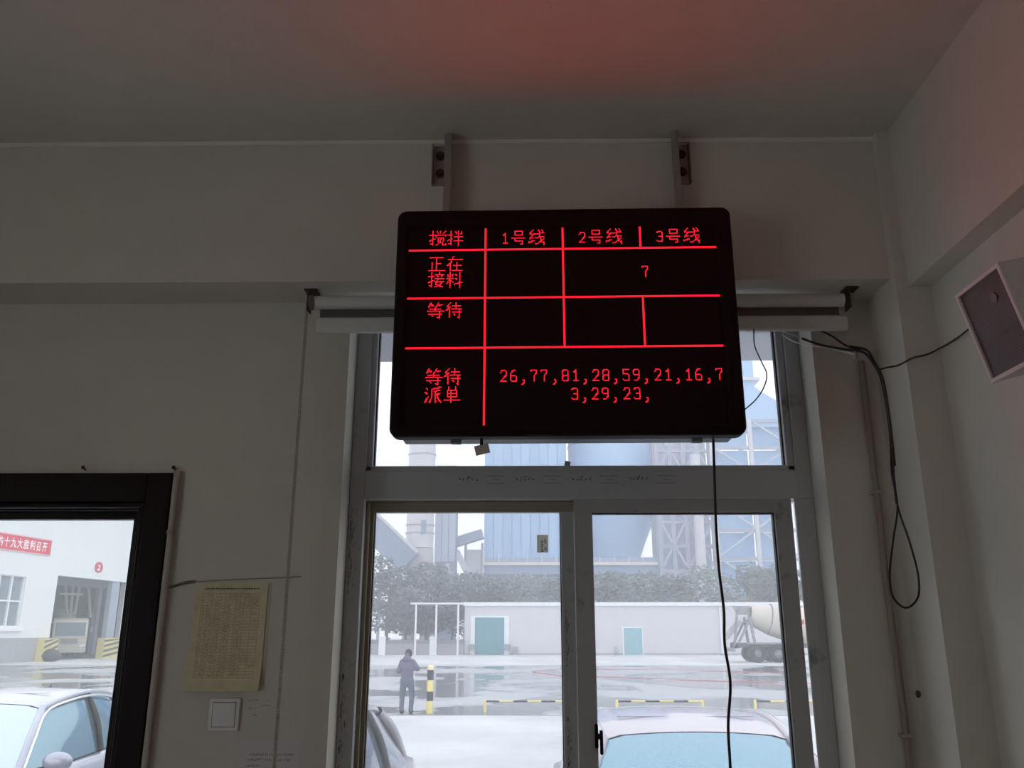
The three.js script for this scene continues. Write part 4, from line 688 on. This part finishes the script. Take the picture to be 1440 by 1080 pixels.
// ───────────── loading hall on the left ─────────────
{
  const A = onY(0, 933, YG), dir = V(0.104, 0, -1).normalize(), nor = V(1, 0, 0.104).normalize();   // the wall runs away along dir and faces nor
  const t = thing('loading_hall', 'white loading hall with a big bay opening and grey plinth', 'building', [A.x, YG, A.z], Math.atan2(-dir.x, -dir.z) + Math.PI / 2);
  t.updateMatrixWorld(true);
  const hit = (px, py) => { const d = ray(px, py), k = A.clone().sub(eye).dot(nor) / d.dot(nor), w = eye.clone().addScaledVector(d, k); return t.worldToLocal(w); };   // local x along the wall, y up, z out of it
  const inHall = (px, py, depth) => { const d = ray(px, py), o = t.localToWorld(V(0, 0, -depth)), k = o.sub(eye).dot(nor) / d.dot(nor); return t.worldToLocal(eye.clone().addScaledVector(d, k)); };
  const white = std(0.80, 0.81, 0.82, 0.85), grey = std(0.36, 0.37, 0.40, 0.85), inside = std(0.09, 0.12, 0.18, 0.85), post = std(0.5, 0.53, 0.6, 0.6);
  const s = Math.sign(hit(60, 880).x - hit(0, 880).x);      // +1 when local x runs away from us
  const X = (px, py) => hit(px, py).x, Yh = (px, py) => hit(px, py).y;
  const o0 = X(76, 850), o1 = X(141, 850), top = (Yh(80, 809) + Yh(140, 815)) / 2, o2 = X(163, 850), o3 = o2 + s * 9, Ht = 15, far = o3 + s * 2, near = X(0, 880) - s * 22, pl = Yh(20, 897);
  const w0 = X(-38, 840), w1 = X(33, 840), wt = Yh(16, 809), wb = Yh(16, 881);
  const B = (n, a, b, c, d, e, f, m, p = t) => mesh(n, bx(a, b, c, d, e, f), m, p);
  B('wall', near, w0, pl, Ht, -0.4, 0, white); B('wall', w1, o0, pl, Ht, -0.4, 0, white);
  B('wall', w0, w1, wt, Ht, -0.4, 0, white); B('wall', w0, w1, pl, wb, -0.4, 0, white);
  B('wall', o0, far, top, Ht, -0.4, 0, white); B('wall', o3, far, 0, top, -0.4, 0, white);
  B('plinth', near, o0, 0, pl, -0.4, 0.06, grey);
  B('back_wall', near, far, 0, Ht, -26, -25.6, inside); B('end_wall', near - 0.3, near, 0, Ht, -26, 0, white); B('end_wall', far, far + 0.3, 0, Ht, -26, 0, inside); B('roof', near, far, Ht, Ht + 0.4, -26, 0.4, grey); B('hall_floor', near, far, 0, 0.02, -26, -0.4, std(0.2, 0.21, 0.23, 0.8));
  // window
  const wn = B('window', w0, w1, wb, wt, -0.3, -0.26, std(0.24, 0.28, 0.33, 0.15)); const fr = std(0.85, 0.86, 0.88, 0.6);
  for (let k = 0; k <= 4; k++) B('mullion', w0 + (w1 - w0) * k / 4 - 0.06, w0 + (w1 - w0) * k / 4 + 0.06, wb, wt, -0.27, -0.12, fr, wn);
  for (let k = 0; k <= 2; k++) B('glazing_bar', w0, w1, wb + (wt - wb) * k / 2 - 0.05, wb + (wt - wb) * k / 2 + 0.05, -0.26, -0.14, fr, wn);
  B('window_sill', w0 - 0.2, w1 + s * 0.2, wb - 0.3, wb - 0.05, -0.1, 0.2, fr);
  // frames inside the hall
  for (const [a, b] of [[92, 94], [103, 99], [113, 104], [124, 127]]) { const p = inHall(a, 818, 4.5), q = inHall(b, 868, 4.5); mesh('hall_brace', bar(p, q, 0.15, 0.15), post, t); }
  { const p = inHall(84, 835, 4.4), q = inHall(116, 836, 4.4); mesh('hall_beam', bar(p, q, 0.15, 0.18), post, t); const u = inHall(74, 816, 3), v = inHall(150, 822, 3); mesh('hall_beam', bar(u, v, 0.3, 0.7), std(0.24, 0.28, 0.36, 0.7), t); }
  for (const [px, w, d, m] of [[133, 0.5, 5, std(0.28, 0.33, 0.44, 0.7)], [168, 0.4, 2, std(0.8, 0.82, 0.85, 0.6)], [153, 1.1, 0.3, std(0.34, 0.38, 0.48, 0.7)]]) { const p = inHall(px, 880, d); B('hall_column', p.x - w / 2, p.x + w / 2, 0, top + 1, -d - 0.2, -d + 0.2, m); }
  // striped guards
  const guard = (a, b, label) => {
    const x0 = X(a, 910), x1 = X(b, 910), y1 = Yh((a + b) / 2, 897), y0 = Yh((a + b) / 2, 925), W = Math.abs(x1 - x0) + 0.8, h = y1 - Math.max(0, y0 - 0.2);
    const wpos = t.localToWorld(V((x0 + x1) / 2, 0, 0.35)), gt = thing('corner_guard', label, 'guard', wpos.toArray(), t.rotation.y);
    mesh('guard_block', bx(-W / 2, W / 2, 0, h, -0.3, 0.3), std(0.72, 0.60, 0.28, 0.6), gt);
    for (let k = 0; k < 4; k++) { const y = h * (k + 0.2) / 4; const sh = new THREE.Shape([[-W / 2, y], [W / 2, y + s * 0.5 * h * 0.6], [W / 2, y + s * 0.5 * h * 0.6 + h * 0.11], [-W / 2, y + h * 0.11]].map((q) => new THREE.Vector2(q[0], Math.max(0, Math.min(h, q[1]))))); mesh('stripe', new THREE.ExtrudeGeometry(sh, { depth: 0.01, bevelEnabled: false }).translate(0, 0, 0.3), std(0.09, 0.085, 0.08, 0.6), gt); }
  };
  guard(55, 64, 'yellow striped corner guard where plinth meets the bay'); guard(139, 166, 'yellow striped guard at the foot of the bay pier');
  { const p = t.localToWorld(V(o0 - s * 0.9, 0.4, 0.9)); tag(mesh('waste_bag', new THREE.SphereGeometry(0.55, 14, 10).scale(1.3, 0.8, 1).translate(p.x, p.y, p.z), std(0.05, 0.055, 0.065, 0.6)), 'dark bulging bag at the foot of the hall plinth', 'bag'); }
  // banner
  const text = '的十九大胜利召开', b1 = hit(70, 770), b0 = hit(-6, 755), chW = 64, ban = canvas(text.length * chW + 40, 84, (c, W, Hh) => {
    c.fillStyle = '#d81f45'; c.fillRect(0, 0, W, Hh); c.strokeStyle = '#fff'; c.lineWidth = 6.5; c.lineCap = 'round';
    [...text].forEach((ch, i) => { for (const l of strokes(G[ch])) { c.beginPath(); l.forEach(([x, y], k) => c[k ? 'lineTo' : 'moveTo'](i * chW + 14 + x * 3.2, 16 + y * 3.4)); c.stroke(); } });
  });
  const bh = 0.98, by = (Yh(35, 757) + Yh(35, 774)) / 2, bw = Math.abs(b1.x - b0.x), bp = t.localToWorld(V((b0.x + b1.x) / 2, by, 0.05));
  const bt = thing('red_banner', 'red cloth banner with white lettering on the hall wall', 'banner', bp.toArray(), t.rotation.y);
  const pg = new THREE.PlaneGeometry(bw, bh).translate(0, 0, 0.034);
  mesh('cloth', rbx(-bw / 2 - 0.1, bw / 2 + 0.1, -bh / 2 - 0.08, bh / 2 + 0.08, 0, 0.03, 0.01, 1), std(0.8, 0.45, 0.5, 0.8), bt);
  mesh('lettering', pg, new THREE.MeshStandardMaterial({ map: ban, roughness: 0.8 }), bt);
  // bay number
  const np = hit(138.5, 798), nw = t.localToWorld(V(np.x, np.y, 0.03));
  const disc = canvas(128, 128, (c) => { c.fillStyle = '#c83a52'; c.beginPath(); c.arc(64, 64, 62, 0, 7); c.fill(); c.fillStyle = '#fff'; c.font = 'bold 92px sans-serif'; c.textAlign = 'center'; c.textBaseline = 'middle'; c.fillText('2', 64, 68); });
  const dt = thing('bay_number', 'round red sign with a white 2 above the bay', 'sign', nw.toArray(), t.rotation.y);
  mesh('disc', new THREE.CylinderGeometry(0.42, 0.42, 0.04, 32).rotateX(Math.PI / 2).scale(1.25, 1, 1), std(0.55, 0.1, 0.15, 0.7), dt);
  mesh('numeral', new THREE.CircleGeometry(0.42, 32).scale(1.25, 1, 1).translate(0, 0, 0.023), new THREE.MeshStandardMaterial({ map: disc, roughness: 0.8 }), dt);
  // the truck in the bay
  const tp = onY(94, 926, YG + 0.02), tl = 5.1, ang = -Math.atan2(0.88, 0.47) + 0.12;
  mixerTruck('cream mixer truck nosing out of the loading hall bay', [tp.x - Math.cos(ang) * tl, YG + 0.02, tp.z + Math.sin(ang) * tl], ang);
}
// ───────────── the person in the yard ─────────────
{
  const p = onY(571, 1003, YG), t = thing('person', 'person in dark hooded jacket and jeans seen from behind, hands raised to the chest', 'person', [p.x, YG, p.z], -0.15);
  const field = (bones, c, size, res, k = 0.02) => {
    const mc = new MarchingCubes(res, new THREE.MeshBasicMaterial(), false, false, 200000); mc.isolation = 0;
    const v = V(0, 0, 0), pa = V(0, 0, 0), ba = V(0, 0, 0);
    for (let z = 0; z < res; z++) for (let y = 0; y < res; y++) for (let x = 0; x < res; x++) {
      v.set(c[0] + (x / (res / 2) - 1) * size, c[1] + (y / (res / 2) - 1) * size, c[2] + (z / (res / 2) - 1) * size);
      let d = 9;
      for (const [a, b, ra, rb, sq = 1] of bones) { ba.subVectors(b, a); pa.subVectors(v, a); const h = Math.max(0, Math.min(1, pa.dot(ba) / Math.max(1e-9, ba.lengthSq()))); pa.addScaledVector(ba, -h); pa.z /= sq; const q = pa.length() - (ra + (rb - ra) * h); const m = Math.max(k - Math.abs(d - q), 0) / k; d = Math.min(d, q) - m * m * k * 0.25; }
      mc.field[x + y * res + z * res * res] = -d;
    }
    mc.update();
    const n = mc.count, g = new THREE.BufferGeometry();
    const pos = new Float32Array(mc.positionArray.slice(0, n * 3)), nr = new Float32Array(mc.normalArray.slice(0, n * 3));
    for (let i = 0; i < n * 3; i++) pos[i] = c[i % 3] + pos[i] * size;
    g.setAttribute('position', new THREE.BufferAttribute(pos, 3)); g.setAttribute('normal', new THREE.BufferAttribute(nr, 3)); g.setAttribute('uv', new THREE.BufferAttribute(new Float32Array(n * 2), 2));
    return g;
  };
  // facing -z; left of the picture is -x
  const J = { hip: V(0, 0.82, 0), chest: V(0, 1.16, 0.0), neck: V(0, 1.31, 0.0), head: V(0.01, 1.45, -0.04), shL: V(-0.15, 1.26, 0), shR: V(0.15, 1.26, 0), elL: V(-0.235, 1.04, -0.03), elR: V(0.25, 1.10, -0.04), wrL: V(-0.1, 1.10, -0.24), wrR: V(0.10, 1.15, -0.25), hipL: V(-0.085, 0.80, 0), hipR: V(0.085, 0.80, 0), knL: V(-0.125, 0.44, -0.02), knR: V(0.13, 0.45, -0.06), anL: V(-0.12, 0.085, 0.03), anR: V(0.115, 0.085, -0.02) };
  const skin = std(0.45, 0.28, 0.2, 0.6), jacket = std(0.13, 0.11, 0.17, 0.85), jeans = std(0.10, 0.12, 0.17, 0.85), shoe = std(0.06, 0.06, 0.07, 0.7), hairM = std(0.03, 0.028, 0.03, 0.7);
  const core = [[J.hip, J.chest, 0.105, 0.115, 0.7], [J.chest, J.neck, 0.11, 0.05, 0.7], [J.neck, J.head, 0.045, 0.045], [J.shL, J.elL, 0.042, 0.035], [J.elL, J.wrL, 0.034, 0.025], [J.shR, J.elR, 0.042, 0.035], [J.elR, J.wrR, 0.034, 0.025], [J.hipL, J.knL, 0.07, 0.048], [J.knL, J.anL, 0.045, 0.032], [J.hipR, J.knR, 0.07, 0.048], [J.knR, J.anR, 0.045, 0.032]];
  const hand = (w, s) => { const f = [[w, w.clone().add(V(-s * 0.02, 0.07, -0.03)), 0.024, 0.034, 0.6]]; const pl = w.clone().add(V(-s * 0.02, 0.07, -0.03)); const L = [0.062, 0.07, 0.066, 0.05]; for (let i = 0; i < 4; i++) { const r = pl.clone().add(V((i - 1.5) * 0.018, 0.015, 0)), m = r.clone().add(V(0, L[i] * 0.5, -0.012)), e = m.clone().add(V(0, L[i] * 0.32, 0.022)); f.push([r, m, 0.0085, 0.008], [m, e, 0.008, 0.007]); } const th = pl.clone().add(V(-s * 0.03, -0.03, 0)); f.push([th, th.clone().add(V(-s * 0.028, 0.03, 0.012)), 0.011, 0.009], [th.clone().add(V(-s * 0.028, 0.03, 0.012)), th.clone().add(V(-s * 0.03, 0.06, 0.018)), 0.009, 0.008]); return f; };
  const hd = J.head, head = [[hd.clone().add(V(0, 0.03, 0.01)), hd.clone().add(V(0, -0.05, -0.035)), 0.088, 0.06], [hd.clone().add(V(0, -0.01, -0.085)), hd.clone().add(V(0, -0.03, -0.105)), 0.012, 0.016], [hd.clone().add(V(-0.085, 0, 0)), hd.clone().add(V(-0.09, -0.03, 0)), 0.014, 0.012], [hd.clone().add(V(0.085, 0, 0)), hd.clone().add(V(0.09, -0.03, 0)), 0.014, 0.012]];
  mesh('body', merge([field(core, [0, 0.75, 0], 0.85, 84, 0.05), field(hand(J.wrL, -1), [J.wrL.x, J.wrL.y + 0.08, J.wrL.z - 0.03], 0.12, 64, 0.008), field(hand(J.wrR, 1), [J.wrR.x, J.wrR.y + 0.08, J.wrR.z - 0.03], 0.12, 64, 0.008), field(head, [hd.x, hd.y, hd.z], 0.2, 72, 0.02)]), skin, t);
  for (const s of [-1, 1]) mesh('eye', new THREE.SphereGeometry(0.011, 10, 8).translate(hd.x + s * 0.032, hd.y + 0.005, hd.z - 0.088), std(0.1, 0.09, 0.09, 0.3), t);
  mesh('mouth', rbx(hd.x - 0.022, hd.x + 0.022, hd.y - 0.066, hd.y - 0.058, hd.z - 0.1, hd.z - 0.088, 0.003), std(0.35, 0.14, 0.12, 0.6), t);
  mesh('hair', field([[hd.clone().add(V(0, 0.045, 0.012)), hd.clone().add(V(0, -0.01, 0.03)), 0.093, 0.085]], [hd.x, hd.y, hd.z], 0.2, 56, 0.02), hairM, t);
  mesh('jacket', field([[V(0, 0.78, 0), V(0, 1.12, 0.0), 0.15, 0.165, 0.72], [V(0, 1.12, 0), V(0, 1.27, 0.0), 0.165, 0.10, 0.72], [J.shL, J.elL, 0.072, 0.062], [J.elL, J.wrL, 0.06, 0.042], [J.shR, J.elR, 0.072, 0.062], [J.elR, J.wrR, 0.06, 0.042], [V(-0.06, 1.33, 0.055), V(0.06, 1.33, 0.055), 0.06, 0.06], [V(0, 1.36, 0.05), V(0, 1.43, 0.05), 0.075, 0.06]], [0, 1.05, 0], 0.5, 72, 0.05), jacket, t);
  mesh('trousers', field([[V(-0.05, 0.80, 0), V(0.05, 0.80, 0), 0.12, 0.12, 0.85], [J.hipL, J.knL, 0.095, 0.07], [J.knL, J.anL, 0.068, 0.058], [J.hipR, J.knR, 0.095, 0.07], [J.knR, J.anR, 0.068, 0.058]], [0, 0.47, 0], 0.5, 72, 0.03), jeans, t);
  for (const a of [J.anL, J.anR]) mesh('shoe', new THREE.SphereGeometry(1, 16, 12).scale(0.052, 0.05, 0.13).translate(a.x, 0.048, a.z - 0.05), shoe, t);
}
renderer.render(scene, camera);
